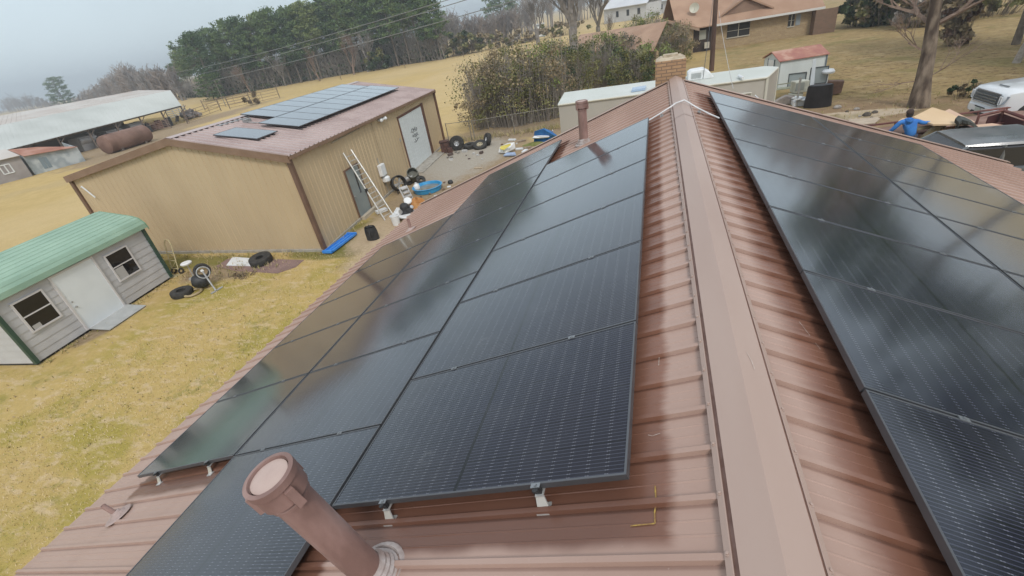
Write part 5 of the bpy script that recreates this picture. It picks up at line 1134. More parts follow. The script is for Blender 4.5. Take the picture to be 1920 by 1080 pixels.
# ---------------------------------------------------------------- the long white travel trailer behind the house
tl=thing('travel_trailer','long pale grey travel trailer with a white roof parked behind the chimney','trailer',(0,21,0))
q0,q1,q2,q3=V((-4.12,19.14,3.3)),V((3.45,19.8,3.3)),V((4.15,21.7,3.3)),V((-4.36,21.73,3.3)); q4=V((3.7,22.5,3.3)); q5=V((-4.3,21.9,3.3))
TW=M('pale grey trailer siding',(.40,.375,.33),(.45,.42,.375),.6,.4,stretch=(1,1,.3)); TR=M('off white trailer roof',(.52,.54,.49),(.58,.60,.56),.5,.5)
low=lambda q,z=.55:V((q.x,q.y,z))
mb=MB(); body=[q0,q1,q2,V((3.8,22.3,3.3)),q5]; mb.slab([low(q) for q in body],(0,0,2.72)); mb.build('body',TW,tl)
mb=MB(); c_=sum(body,V((0,0,0)))/5; mb.slab([c_+(q-c_)*1.006+V((0,0,-.03)) for q in body],(0,0,.06)); mb.build('roof',TR,tl)
mb=MB(); 
for a,b in ((q0,q1),(q1,q2)): mb.tube([a+V((0,-.03,.0)),b+V((0,-.03,.0))],.035,6)
for q in (q1,): mb.tube([q+V((.0,-.02,-.04)),low(q)+V((0,-.02,0))],.05,6)
mb.tube([q2+V((.02,0,-.04)),low(q2)+V((.02,0,0))],.03,6); mb.build('edge_trim',M('cream trailer trim',(.58,.56,.48),rough=.5),tl)
u1=PP(1320,142,q0,q1,q2); 
ac=thing('roof_air_conditioner','white rooftop air conditioner on the trailer roof right of the chimney','air conditioner',G(1310,150,3.33))
a0,a1=G(1290,152,3.33),G(1338,146,3.33); dd_=(a1-a0).normalized(); pn=V((-dd_.y,dd_.x,0)); L_=(a1-a0).length
mb=MB(); pf=[(0,0),(0,.26),(.12,.34),(.62,.36),(.86,.22),(1.0,.05),(1.0,0)]
A_=[a0+dd_*(t*L_)+V((0,0,z)) for t,z in pf]; mb.slab(A_,tuple(pn*.75)); mb.build('cover',WHITEP,ac,bevel=.04)
mb=MB(); 
for k in range(5): z=.07+.04*k; mb.slab([a0+dd_*.12*L_-pn*.012+V((0,0,z)),a0+dd_*.5*L_-pn*.012+V((0,0,z)),a0+dd_*.5*L_-pn*.012+V((0,0,z+.02)),a0+dd_*.12*L_-pn*.012+V((0,0,z+.02))],tuple(pn*.01))
mb.build('grille',M('grey plastic grille',(.35,.37,.36),rough=.6),ac)
mb=MB(); p=[G(u,v,3.34) for u,v in ((1184,173),(1210,169),(1212,164),(1186,168))]; mb.slab(p,(0,0,.08)); mb.build('roof_vent',M('blue tinted vent dome',(.35,.45,.58),rough=.2),tl)
mb=MB(); mb.tube([G(1385,142,3.4),G(1393,146,3.42)],.05,6); mb.build('roof_pipe',WHITE,tl)
mb=MB(); w0=PP(1367,168,q0,q1,low(q0)); w1=PP(1410,160,q0,q1,low(q0))
sd_=(q1-q0).normalized(); nn=V((sd_.y,-sd_.x,0))
for a,b in ((V((w0.x,w0.y,2.85)),V((w1.x,w1.y,2.85))),(V((w0.x,w0.y,1.9)),V((w1.x,w1.y,1.9))),(V((w0.x,w0.y,2.85)),V((w0.x,w0.y,1.9))),(V((w1.x,w1.y,2.85)),V((w1.x,w1.y,1.9)))): mb.tube([a+nn*.02,b+nn*.02],.03,5)
wf=mb.build('window_frame',M('cream trailer frame',(.50,.48,.41),rough=.5),tl)
mb=MB(); mb.tube([V((w1.x-.4,w1.y,2.35))+nn*.06,V((w1.x+.1,w1.y,2.4))+nn*.06],.03,5); mb.build('grab_rail',M('dull steel rail',(.35,.34,.32),rough=.5),tl)
for x_,y_ in ((-2,19.4),(-1,19.45)): mb=MB(); mb.torus((x_,y_+.05,.38),.26,.12,(0,1,0),20,8); mb.build('wheel',RUB,tl,True)
# ---------------------------------------------------------------- small white shed with the rusty red roof
ss=thing('garden_shed','small white shed with a faded rusty red roof beyond the right end of the trailer','shed',(8.3,36.5,0))
s0,s1=V((7.05,35.0,0)),V((9.72,35.6,0)); dv=(s1-s0).normalized(); pv=V((-dv.y,dv.x,0)); wd=2.3; ze,zk=1.62,2.02
L_=(s1-s0).length; SW=M('chalky white shed wall',(.55,.59,.58),(.63,.67,.66),1,.6,stretch=(1,1,.2))
for a,b in ((s0,s1),(s1,s1+pv*wd),(s1+pv*wd,s0+pv*wd),(s0+pv*wd,s0)):
    mb=MB(); L2=(b-a).length
    if abs((b-a).normalized().dot(dv))<.5: mb.slab([a,b,b+V((0,0,ze)),a.lerp(b,.5)+V((0,0,zk)),a+V((0,0,ze))],tuple(V((0,0,0))+(dv*-.04 if (b-a).dot(pv)>0 else dv*.04)))
    else: mb.slab([a,b,b+V((0,0,ze)),a+V((0,0,ze))],tuple(pv*.04 if (b-a).dot(dv)>0 else pv*-.04))
    mb.build('wall',SW,ss)
for s_ in (0,1):
    e=(s0-pv*.12-dv*.12) if not s_ else (s0+pv*(wd+.12)-dv*.12); r_=s0+pv*wd/2-dv*.12; 
    mb=MB(); mb.slab([e+V((0,0,ze-.02)),e+dv*(L_+.24)+V((0,0,ze-.02)),r_+dv*(L_+.24)+V((0,0,zk+.04)),r_+V((0,0,zk+.04))],(0,0,.04)); mb.build('roof',M('faded rusty red roof',(.33,.13,.10),(.46,.27,.20),1.5,.6,c3=(.38,.17,.12)) if not s_ else bpy.data.materials['faded rusty red roof'],ss)
mb=MB(); mb.slab([s0+pv*.75-dv*.01,s0+pv*1.6-dv*.01,s0+pv*1.6-dv*.01+V((0,0,1.6)),s0+pv*.75-dv*.01+V((0,0,1.6))],tuple(dv*-.03)); mb.build('door',WHITEP,ss)
mb=MB()
for a,b in ((.72,.76),(1.6,1.64)): mb.slab([s0+pv*a-dv*.012,s0+pv*b-dv*.012,s0+pv*b-dv*.012+V((0,0,1.66)),s0+pv*a-dv*.012+V((0,0,1.66))],tuple(dv*-.05))
mb.build('door_trim',M('dark blue grey trim',(.12,.15,.17),rough=.6),ss)
mb=MB(); mb.box(s1+V((.02,-.03,.8)),(.06,.06,1.6)); mb.build('corner_trim',M('blue grey corner trim',(.16,.2,.23),rough=.6),ss)
# clutter beside it
q=at(1532,200); bc=thing('covered_grill','tall black covered barbecue standing between the trailer end and the small white shed','covered barbecue',q)
hz=top_z(q,160); mb=MB(); mb.grid(lambda u,v:(lambda a,z:V((q.x+.66*math.cos(a)*(1-.12*z/hz)*(1+.05*math.sin(6*a)),q.y+.35*math.sin(a),z*hz)))(u*6.2832,v),20,8); mb.slab([q+V((.54*math.cos(a),.3*math.sin(a),hz-.02)) for a in [i*math.pi/8 for i in range(16)]],(0,0,.05)); mb.build('cover',M('black vinyl cover',(.006,.005,.006),(.014,.011,.012),3,.6,.3),bc,True)
q=at(1560,180); mb=MB(); mb.slab([q+V((-.4,0,0)),q+V((.45,.1,.1)),q+V((.5,.1,.7)),q+V((-.3,0,.8))],(.1,.5,0)); solo(mb,'brown_box',M('dark brown hide',(.10,.055,.035),(.15,.085,.06),3,.8),'dark brown box half hidden behind the black covered barbecue','box')
q=at(1547,168); mb=MB(); mb.lathe([(0,.9),(.3,.9),(.34,.96),(.34,1.02),(.26,1.12),(0,1.14)],q,(0,0,1),16); mb.lathe([(.05,0),(.05,.9)],q,(0,0,1),8); solo(mb,'round_table',WHITE,'white round topped stand behind the black covered barbecue','stand',smooth=True)
q=at(1495,188); oa=thing('outdoor_unit','old cream air conditioning unit among the junk by the trailer end','air conditioner',q); mb=MB(); mb.box(q+V((0,0,.75)),(.75,.6,.6),rz=.2); mb.box(q+V((-.15,-.05,.22)),(.6,.5,.4),rz=.5); mb.build('case',M('dirty cream casing',(.50,.50,.42),(.38,.37,.30),4,.6),oa,bevel=.04)
mb=MB(); mb.box(q+V((-.05,-.32,.78)),(.45,.04,.4),rz=.2); mb.build('grille',M('grey grille',(.25,.26,.23),rough=.7),oa)
q=at(1519,187); mb=MB(); mb.slab([q+V((-.12,0,.1)),q+V((.12,0,.1)),q+V((.0,.1,2.1)),q+V((-.14,.1,2.05))],(0,.05,0)); solo(mb,'tall_board',M('pale blue white board',(.62,.66,.68),rough=.5),'tall pale narrow board standing upright left of the black covered barbecue','board')
for (u,v,w_,h_,lab) in ((1490,178,.9,.8,'left dark framed window sash leaning on the white shed'),(1530,170,.9,.9,'right dark framed window sash leaning on the white shed')):
    q=at(u,v); o=thing('window_sash',lab,'window frame',q); mb=MB(); z0=.4
    for a,b in (((-w_/2,z0),(w_/2,z0)),((-w_/2,z0+h_),(w_/2,z0+h_)),((-w_/2,z0),(-w_/2,z0+h_)),((w_/2,z0),(w_/2,z0+h_))): mb.tube([q+V((a[0],0,a[1])),q+V((b[0],0,b[1]))],.03,4)
    mb.build('frame',M('dark sash',(.07,.08,.085),rough=.6),o); mb=MB(); mb.slab([q+V((-w_/2,.02,z0)),q+V((w_/2,.02,z0)),q+V((w_/2,.02,z0+h_)),q+V((-w_/2,.02,z0+h_))],(0,.01,0)); mb.build('pane',M('dusty sash glass',(.35,.39,.39),rough=.2),o)
q=at(1508,196); mb=MB(); 
for i in range(7): mb.box(q+V((random.uniform(-.5,.5),random.uniform(-.3,.3),.3+random.uniform(0,.15))),(.5,.35,.06),rz=i*1.1,M=Matrix.Rotation(i*.8,3,'Z')@Matrix.Rotation(.2,3,'X'))
mb.box(q+V((0,0,.14)),(1.2,.6,.26)); solo(mb,'white_sheet_pile',WHITE,'pile of white sheets on a low bench left of the black covered barbecue','pile')
q=at(1475,184); mb=MB(); mb.tube([q+V((-.9,0,.8)),q+V((1.2,.3,.8))],.03,5); mb.tube([q+V((-.9,0,0)),q+V((-.9,0,.8))],.03,5); mb.tube([q+V((1.2,.3,0)),q+V((1.2,.3,.8))],.03,5); mb.box(q+V((.1,.1,.55)),(1.6,.5,.04)); solo(mb,'work_bench',M('pale green grey timber',(.33,.34,.24),(.24,.24,.17),4,.8),'low pale work bench beside the trailer end','bench')
q=at(1470,198); mb=MB(); mb.slab([q+V((-.5,0,0)),q+V((.4,.1,0)),q+V((.5,.1,.35)),q+V((0,.0,.5)),q+V((-.5,0,.25))],(.1,.5,0)); solo(mb,'grey_block',M('grey brown block',(.24,.21,.19),(.32,.28,.25),4,.9),'grey brown block at the foot of the trailer end','block',bevel=.04)
q=at(1493,200); mb=MB(); mb.tube([q,q+V((0,0,1.5))],.05,6); solo(mb,'metal_post',GALV,'slim grey post among the junk by the trailer end','post')
for i,(u,v) in enumerate(((1588,210),(1606,206),(1625,217),(1612,219),(1640,212),(1570,203),(1634,222))):
    q=at(u,v); mb=MB(); r=.07+.04*(i%3); mb.grid(lambda a,b:(lambda t,p:V((q.x+r*1.3*math.cos(t)*math.sin(p),q.y+r*math.sin(t)*math.sin(p),max(0,r*(.8*math.cos(p)+.3+.1*math.sin(4*t))))))(a*6.2832,b*3.14),9,6)
    solo(mb,'rock',M('dark rock',(.07,.06,.05),(.13,.11,.09),5,.9) if i==0 else M('pale rock',(.36,.33,.30),(.26,.23,.2),5,.9) if i==1 else bpy.data.materials['pale rock' if i%2 else 'dark rock'],'small rock on the dirt above the far edge of the right panels','rock','small rocks by the yard path')
# ---------------------------------------------------------------- brick houses beyond
BRK=brick('buff brick',(.42,.31,.17),(.34,.24,.13),(.36,.30,.22),1,.4,.16); SHG=M('orange brown shingles',(.33,.20,.13),(.40,.255,.17),.5,.85,.2,c3=(.36,.225,.15)); DGL=M('dark house glass',(.03,.03,.032),rough=.15); WTR=M('cream house trim',(.50,.46,.38),rough=.6)
bh=thing('brick_house','low buff brick house with an orange brown shingle roof and white gutter','house',(10,62,0))
l0,l1=V((5.6,60.9,0)),V((15.3,62.5,0)); dh=(l1-l0).normalized(); ph=V((-dh.y,dh.x,0)); Lh=(l1-l0).length
def hb(mb,a,b,z0,z1,o0=0,o1=.2,base=l0,d=dh,p=ph): return mb.slab([base+d*a+p*o0+V((0,0,z0)),base+d*b+p*o0+V((0,0,z0)),base+d*b+p*o0+V((0,0,z1)),base+d*a+p*o0+V((0,0,z1))],tuple(p*(o1-o0)))
HE=2.42
mb=MB(); hb(mb,-6,Lh,0,HE,0,9); mb.build('wall',BRK,bh)
mb=MB(); hb(mb,Lh+.0,Lh+2.1,0,HE-.15,-.9,-.7); hb(mb,Lh,Lh+.2,0,HE-.15,-.7,0); mb.build('wall',brick('dark brown brick',(.20,.12,.08),(.16,.10,.065),(.16,.12,.09),1,.4,.16),bh)
mb=MB(); RH=3.4
def rpt(a,o,z): return l0+dh*a+ph*o+V((0,0,z))
mb.slab([rpt(-4.0,-.7,HE-.02),rpt(Lh+.9,-.7,HE-.02),rpt(Lh+.9,4.5,HE+RH),rpt(-4.0,4.5,HE+RH)],(0,0,.1)); mb.build('roof',SHG,bh)
mb=MB(); mb.slab([rpt(-4.0,9.7,HE-.02),rpt(Lh+.9,9.7,HE-.02),rpt(Lh+.9,4.5,HE+RH),rpt(-4.0,4.5,HE+RH)],(0,0,.1)); mb.build('roof',SHG,bh)
mb=MB(); hb(mb,-.2,Lh+.9,HE-.12,HE+.08,-.75,-.71); mb.build('gutter',M('white gutter',(.62,.61,.58),rough=.5),bh)
# dormer gable
mb=MB(); ga,gb,gc=rpt(.5,.3,HE+.75),rpt(6.0,.3,HE+.75),rpt(3.1,.3,HE+2.2); gd=rpt(3.1,3.6,HE+2.25); mb.add([ga,gc,gd],[(0,1,2)]); mb.add([gb,gd,gc],[(0,1,2)]); mb.slab([ga,gc,gc-V((0,0,.18)),ga-V((0,0,.18))],tuple(-ph*.25)); mb.slab([gc,gb,gb-V((0,0,.18)),gc-V((0,0,.18))],tuple(-ph*.25)); mb.build('dormer_roof',SHG,bh)
mb=MB(); mb.slab([ga+V((.4,0,0)),gb-V((.4,0,0)),gc-V((0,0,.25))],tuple(ph*.1)); mb.build('dormer_face',M('brown gable boards',(.20,.12,.085),(.25,.16,.11),1,.8),bh)
for a,b,z0,z1 in ((1.4,3.7,.95,2.2),(10.0 if False else 7.55,8.15,1.1,2.2)):
    mb=MB(); hb(mb,a,b,z0,z1,-.05,.02); f=mb.build('window',DGL,bh); mb=MB(); m_=(a+b)/2
    hb(mb,m_-.03,m_+.03,z0,z1,-.07,-.05); hb(mb,a,b,(z0+z1)/2-.02,(z0+z1)/2+.02,-.069,-.05); hb(mb,a-.05,b+.05,z0-.08,z0,-.1,0); mb.build('frame',WTR,f)
mb=MB(); hb(mb,8.3,8.75,1.1,2.15,-.05,.0); mb.build('shutter',M('blue grey shutter',(.25,.28,.30),rough=.7),bh)
# porch: flat dark sheet painted as the shade of a recess
mb=MB(); hb(mb,-2.3,-.2,0,HE-.1,-.02,.05); mb.build('porch_opening',M('painted porch shade',(.05,.035,.028),rough=.9),bh)
mb=MB(); hb(mb,-1.5,-.8,1.2,2.1,-.06,-.02); mb.build('porch_window',M('porch window',(.35,.35,.3),rough=.3),bh)
mb=MB(); hb(mb,-.2,.0,0,HE,-.1,.0); hb(mb,-1.0,-.5,.3,.9,-.5,-.3); mb.build('porch_post',WTR,bh)
# projecting gable wing on the left of the house
wg=[rpt(-6.3,-.8,0),rpt(-2.3,-.8,0)]
mb=MB(); mb.slab([wg[0],wg[1],wg[1]+V((0,0,HE)),wg[0].lerp(wg[1],.3)+V((0,0,HE+1.0)),wg[0]+V((0,0,HE+.5))],tuple(ph*4)); mb.build('wall',BRK,bh)
mb=MB(); ap_=wg[0].lerp(wg[1],.26)+V((0,0,HE+1.25)); e1=wg[1]+dh*.5+V((0,0,HE-.05)); e0=wg[0]-dh*.5+V((0,0,HE+.35))
for a,b in ((e0,ap_),(ap_,e1)): mb.slab([a-ph*.4,b-ph*.4,b+ph*4.5,a+ph*4.5],(0,0,.12)); 
mb.build('wing_roof',SHG,bh)
mb=MB()
for a,b in ((e0,ap_),(ap_,e1)): mb.slab([a-ph*.42,b-ph*.42,b-ph*.42-V((0,0,.2)),a-ph*.42-V((0,0,.2))],tuple(ph*-.04))
mb.build('wing_trim',M('pale brown fascia',(.34,.24,.17),rough=.7),bh)
mb=MB(); a=wg[0]; 
p=[a+dh*.3-ph*.03+V((0,0,.9)),a+dh*1.9-ph*.03+V((0,0,.9)),a+dh*1.9-ph*.03+V((0,0,2.0)),a+dh*.3-ph*.03+V((0,0,2.0))]; mb.slab(p,tuple(ph*.05)); f=mb.build('window',DGL,bh)
mb=MB(); mb.tube([p[0].lerp(p[1],.5)-ph*.03,p[3].lerp(p[2],.5)-ph*.03],.04,4); mb.tube([p[0]-ph*.03,p[1]-ph*.03],.04,4); mb.build('frame',WTR,f)
q=a+dh*.15-ph*.1+V((0,0,2.3)); mb=MB(); mb.lathe([(0,-.15),(.1,-.1),(.1,.1),(0,.15)],q,(0,0,1),8); mb.build('wall_lamp',WHITEP,bh)
# satellite dish on the roof
q=PP(1301,26,rpt(0,-.7,HE),rpt(5,-.7,HE),rpt(0,4.5,HE+RH)); sdh=thing('satellite_dish','pale round satellite dish mounted on the orange brown roof of the brick house','satellite dish',q)
mb=MB(); ax=V((-.1,-1,.25)).normalized(); mb.lathe([(0,0),(.2,.02),(.38,.08),(.5,.16),(.5,.18),(.36,.1),(0,.03)],q+V((0,-.35,.55)),ax,20); mb.build('dish',M('cream dish',(.52,.50,.40),rough=.5),sdh,True); mb=MB(); mb.tube([q,q+V((0,-.1,.5))],.04,6); mb.tube([q+V((0,-.35,.3)),q+V((0,-1,.6))],.02,5); mb.build('mount',GALV,sdh)
# garage wing with the long orange roof
gw=thing('garage','low garage with a long orange brown shingle roof and pale door behind the shrubs','garage',(-5,50,0))
gl,gr=V((-8.3,54.4,2.35)),V((-2.5,46.5,2.35)); dg=(gr-gl).normalized(); pg=V((-dg.y,dg.x,0)); gr2=gr+dg*.2
rl,rr_=G(1088,66,4.4),G(1232,46,4.4)
def uplift(u,v,base): # ridge point 4.5 m behind the eave
    A_=base+pg*4.4; return A_
Rl=PP(1086,67,tuple(gl+pg*4.2),tuple(gr+pg*4.2),tuple(gl+pg*4.2+V((0,0,1)))); Rr=PP(1250,42,tuple(gl+pg*4.2),tuple(gr+pg*4.2),tuple(gl+pg*4.2+V((0,0,1))))
eR=gr+dg*3.6
mb=MB(); mb.slab([gl-pg*.3,eR-pg*.3,Rr,Rl],(0,0,.1)); mb.build('roof',SHG,gw)
mb=MB(); mb.slab([V((gl.x,gl.y,0)),V((eR.x,eR.y,0)),eR,gl],tuple(pg*.2)); mb.build('wall',BRK,gw)
mb=MB(); a,b=gl.lerp(gr,.55),gl.lerp(gr,.97); mb.slab([V((a.x,a.y,.05)),V((b.x,b.y,.05)),V((b.x,b.y,2.2)),V((a.x,a.y,2.2))],tuple(-pg*.05)); mb.build('door',M('pale mint garage door',(.40,.44,.40),(.5,.52,.48),1,.6),gw)
# distant pale houses
WH_=M('pale house siding',(.50,.50,.50),(.56,.56,.56),.3,.7); WR_=M('pale grey roof',(.56,.57,.59),(.62,.63,.64),.3,.7)
def farhouse(label,u0,v0,u1,v1,ev,rv,ru,name='distant_house',wall=WH_,roof=WR_,depth=9):
    a,b=at(u0,v0),at(u1,v1); z0=top_z(a,ev); d=(b-a).normalized(); p=V((-d.y,d.x,0)); o=thing(name,label,'house',a.lerp(b,.5)); zr_=z0*rv
    mb=MB(); mb.slab([a,b,b+V((0,0,z0)),a.lerp(b,.5)+V((0,0,z0)),a+V((0,0,z0))],tuple(p*depth)); mb.build('wall',wall,o)
    mb=MB(); mb.slab([a-d*.6-p*.6+V((0,0,z0)),b+d*.6-p*.6+V((0,0,z0)),b+d*.6+p*depth/2+V((0,0,zr_)),a-d*.6+p*depth/2+V((0,0,zr_))],(0,0,.15)); mb.build('roof',roof,o)
    mb=MB(); mb.slab([a-d*.6+p*(depth+.6)+V((0,0,z0)),b+d*.6+p*(depth+.6)+V((0,0,z0)),b+d*.6+p*depth/2+V((0,0,zr_)),a-d*.6+p*depth/2+V((0,0,zr_))],(0,0,.15)); mb.build('roof',roof,o)
    for f in (.3,.55,.8):
        mb=MB(); q=a.lerp(b,f); h=z0*.35; mb.slab([q-p*.04+V((0,0,h)),q+d*.9-p*.04+V((0,0,h)),q+d*.9-p*.04+V((0,0,h*2.2)),q-p*.04+V((0,0,h*2.2))],tuple(p*.03)); mb.build('window',DGL,o)
    return o
farhouse('distant white house with a pale roof beyond the pasture, left of the brick house',1133,45,1212,34,19,1.75,0)
farhouse('distant long white building just left of the tall brick house roof',1208,30,1262,22,8,1.5,0)
farhouse('small distant pale trailer house beyond the far end of the pasture',868,72,902,66,62,1.3,0,'distant_trailer_house',depth=5)
# white well house
q=at(1013,69); wh=thing('well_house','tiny white outhouse with grey roof standing at the far edge of the pasture','outhouse',q); hz=top_z(q,46)
mb=MB(); mb.box(q+V((0,0,hz*.5)),(3.0,2.6,hz),rz=.2); mb.build('wall',M('grey blue boards',(.36,.40,.42),rough=.7),wh); mb=MB(); mb.box(q+V((.2,-1.35,hz*.45)),(1.5,.2,hz*.8),rz=.2); mb.build('door',WHITE,wh); mb=MB(); mb.box(q+V((0,0,hz+.1)),(3.5,3.1,.25),rz=.2); mb.build('roof',WR_,wh)
# far parked car
def loft(mb,secs):
    """secs: list of (x, ring of (y,z)); rings same length"""
    n_=len(secs[0][1]); vs=[(x,y,z) for x,r in secs for y,z in r]; fs=[]
    for i in range(len(secs)-1):
        for k in range(n_): fs.append((i*n_+k,i*n_+(k+1)%n_,(i+1)*n_+(k+1)%n_,(i+1)*n_+k))
    fs+= [tuple(range(n_)),tuple(range((len(secs)-1)*n_,len(secs)*n_))[::-1]]
    return mb.add(vs,fs)
def ring(hw,z0,z1,ch=.1,tw=0,lowin=.06):
    """cross-section of a body: chamfered box; tw narrows the top"""
    t=hw-tw
    return [(-hw+lowin,z0),(hw-lowin,z0),(hw,z0+ch*1.6),(hw,z1-ch*1.6),(t-.01,z1-ch*.5),(t-ch,z1),(-t+ch,z1),(-t+.01,z1-ch*.5),(-hw,z1-ch*1.6),(-hw,z0+ch*1.6)]
def vehicle(name,label,cat,P,rz,L,W,paint,hood,belt,roofz,cab0,cab1,bed=False,ws=.75,dark=DGL,grille=True,wheelR=.4,rear_slope=.3,fz=.34):
    """local frame: nose at x=0 facing -x, body towards +x"""
    o=thing(name,label,cat,(0,0,0)); hw=W/2
    def put(mb,nm,mt,par=None,sm=False,bev=0): b=mb.build(nm,mt,par or o,sm,bev); return b
    mb=MB(); secs=[(0,ring(hw*.86,fz+.12,hood-.30,.06)),(.04,ring(hw*.92,fz,hood-.14,.08)),(.16,ring(hw*.97,fz,hood-.05,.09)),(.55,ring(hw,fz-.02,hood+.0,.1)),(cab0,ring(hw,fz-.06,hood+.06,.1)),(cab0+.3,ring(hw,fz-.08,belt,.06)),(cab1,ring(hw,fz-.08,belt,.06)),(L-.12,ring(hw,fz-.02,belt-.02,.06)),(L,ring(hw*.95,fz+.1,belt-.1,.08))]
    loft(mb,secs); body=put(mb,'body',paint,None,True); 
    bv=body.modifiers.new('e','EDGE_SPLIT'); bv.split_angle=R_(38)
    mb=MB(); t=.14; c1=cab1; rs=rear_slope
    loft(mb,[(cab0+.02,ring(hw*.93,belt-.1,belt+.02,.02)),(cab0+ws*.98,ring(hw*.90,belt-.1,roofz-.04,.05,.1)),(c1-rs,ring(hw*.90,belt-.1,roofz-.04,.05,.1)),(c1+.02,ring(hw*.93,belt-.1,belt+.02,.02))]); gl_=put(mb,'windows',dark,None,False)
    mb=MB(); loft(mb,[(cab0+ws*.93,[(-hw*.72,roofz-.07),(hw*.72,roofz-.07),(hw*.80,roofz-.05),(hw*.78,roofz-.02),(hw*.6,roofz+.0),(-hw*.6,roofz+.0),(-hw*.78,roofz-.02),(-hw*.80,roofz-.05)]),(cab0+ws+.25,[(-hw*.78,roofz-.08),(hw*.78,roofz-.08),(hw*.84,roofz-.06),(hw*.80,roofz-.0),(hw*.6,roofz+.03),(-hw*.6,roofz+.03),(-hw*.80,roofz-.0),(-hw*.84,roofz-.06)]),(c1-rs,[(-hw*.78,roofz-.08),(hw*.78,roofz-.08),(hw*.84,roofz-.06),(hw*.80,roofz-.0),(hw*.6,roofz+.02),(-hw*.6,roofz+.02),(-hw*.80,roofz-.0),(-hw*.84,roofz-.06)])]); put(mb,'roof',paint,None,True)
    for s_ in (-1,1):
        y1,y2=s_*hw*.965,s_*hw*.83
        mb=MB(); mb.tube([(cab0+.02,y1*.97,belt-.02),(cab0+ws*.97,y2,roofz-.06)],.04,5); put(mb,'pillar',paint); mb=MB(); mb.tube([(c1+.02,y1*.97,belt-.02),(c1-rs,y2,roofz-.06)],.055,5); put(mb,'pillar',paint)
        for f in ((.42,.80) if bed or L<5.4 else (.36,.68)):
            mb=MB(); xx=cab0+ws+(c1-rs-cab0-ws)*f; mb.tube([(xx,y1*.975,belt-.02),(xx,y2,roofz-.06)],.05,5); put(mb,'pillar',paint)
    for s_ in (-1,1):
        for xx in (.16*L+.02,.80*L):
            mb=MB(); mb.lathe([(wheelR+.09,-.012),(wheelR+.09,.012),(wheelR+.0,.014)],(xx,s_*hw*1.0,wheelR+.02),(0,s_,0),26); mb.lathe([(wheelR+.07,.008),(0,.008)],(xx,s_*hw,wheelR+.02),(0,s_,0),26); put(mb,'wheel_arch',BLACK)
            wt=thing('wheel_tmp','','',(0,0,0)); bpy.data.objects.remove(wt)
            mb=MB(); mb.lathe([(wheelR*.62,-.11),(wheelR*.93,-.11),(wheelR,-.06),(wheelR,.06),(wheelR*.93,.11),(wheelR*.62,.11)],(xx,s_*(hw-.06),wheelR),(0,s_,0),26); w_=put(mb,'wheel',RUB,None,True)
            mb=MB(); mb.lathe([(wheelR*.62,.09),(wheelR*.55,.05),(wheelR*.2,.06),(wheelR*.16,.1),(0,.1)],(xx,s_*(hw-.06),wheelR),(0,s_,0),20); b=mb.build('rim',GALV,w_,True)
    for s_ in (-1,1): mb=MB(); mb.box((cab0+.32,s_*(hw+.12),belt+.08),(.12,.22,.18)); put(mb,'mirror',paint if L>5.4 else BLACK,bev=.02)
    if bed:
        mb=MB(); mb.box(((c1+L)/2+.1,0,belt-.015),(L-c1-.35,W*.86,.03)); put(mb,'bed_cover',BLACK)
    o.location=P; o.rotation_euler=(0,0,rz); return o,put
def rehome(o):
    pass
WPT=M('glossy white car paint',(.72,.745,.76),(.70,.725,.74),.5,.22,coat=.6); DPT=M('dusty dark grey car paint',(.10,.11,.115),(.15,.155,.16),1.5,.3,coat=.5,rvar=.1); CHR=M('car chrome',(.42,.44,.46),rough=.25,metal=.8)
wt,put=vehicle('pickup_truck','white pickup truck with a chrome grille at the right edge of the yard','pickup truck',(11.95,23.15,0),.03,5.9,2.1,WPT,1.42,1.46,2.08,1.75,4.0,True,wheelR=.45,fz=.46)
mb=MB(); mb.slab([(-.015,-.74,.88),(-.015,.74,.88),(.03,.72,1.27),(.03,-.72,1.27)],(-.02,0,0)); gr_=put(mb,'grille',M('grey grille mesh',(.16,.17,.18),rough=.35,metal=.5))
mb=MB(); 
for z in (.97,1.07,1.17): mb.slab([(-.04,-.66,z-.014),(-.04,.66,z-.014),(-.035,.66,z+.02),(-.035,-.66,z+.02)],(-.02,0,0))
mb.tube([(-.03,-.74,.87),(-.03,.74,.87)],.022,6); mb.tube([(.02,-.72,1.29),(.02,.72,1.29)],.02,6); mb.build('chrome_bars',CHR,gr_)
for s_ in (-1,1):
    mb=MB(); mb.slab([(-.01,s_*.76,.92),(.02,s_*1.03,.98),(.12,s_*1.055,1.25),(.03,s_*.76,1.26)],(-.02,0,0)); hl=put(mb,'headlight',M('headlight lens',(.30,.33,.36),rough=.1) if s_<0 else bpy.data.materials['headlight lens'])
    mb=MB(); 
    for a,b in (((s_*.79,.94),(s_*.79,1.23)),((s_*.79,1.23),(s_*.90,1.23)),((s_*.79,.94),(s_*.90,.96)),((s_*.90,.96),(s_*.90,1.23))): mb.tube([(-.035,a[0],a[1]),(-.035,b[0],b[1])],.018,5)
    mb.build('lamp_strip',WHITEP,hl)
mb=MB(); loft(mb,[(-.09,ring(.80,.50,.74,.06)),(.0,ring(.98,.44,.76,.07)),(.2,ring(1.055,.44,.76,.06))]); bp_=put(mb,'bumper',WPT,None,True)
mb=MB(); mb.slab([(-.1,-.62,.40),(-.1,.62,.40),(-.1,.5,.54),(-.1,-.5,.54)],(.05,0,0)); mb.build('lower_grille',BLACK,bp_); mb=MB(); mb.box((-.105,.12,.60),(.02,.32,.16)); mb.build('number_plate',M('pale green plate',(.45,.50,.44),rough=.5),bp_)
mb=MB(); mb.slab([(-.11,-.25,.70),(-.11,.35,.70),(-.11,.35,.735),(-.11,-.25,.735)],(.02,0,0)); mb.build('bumper_slot',BLACK,bp_)
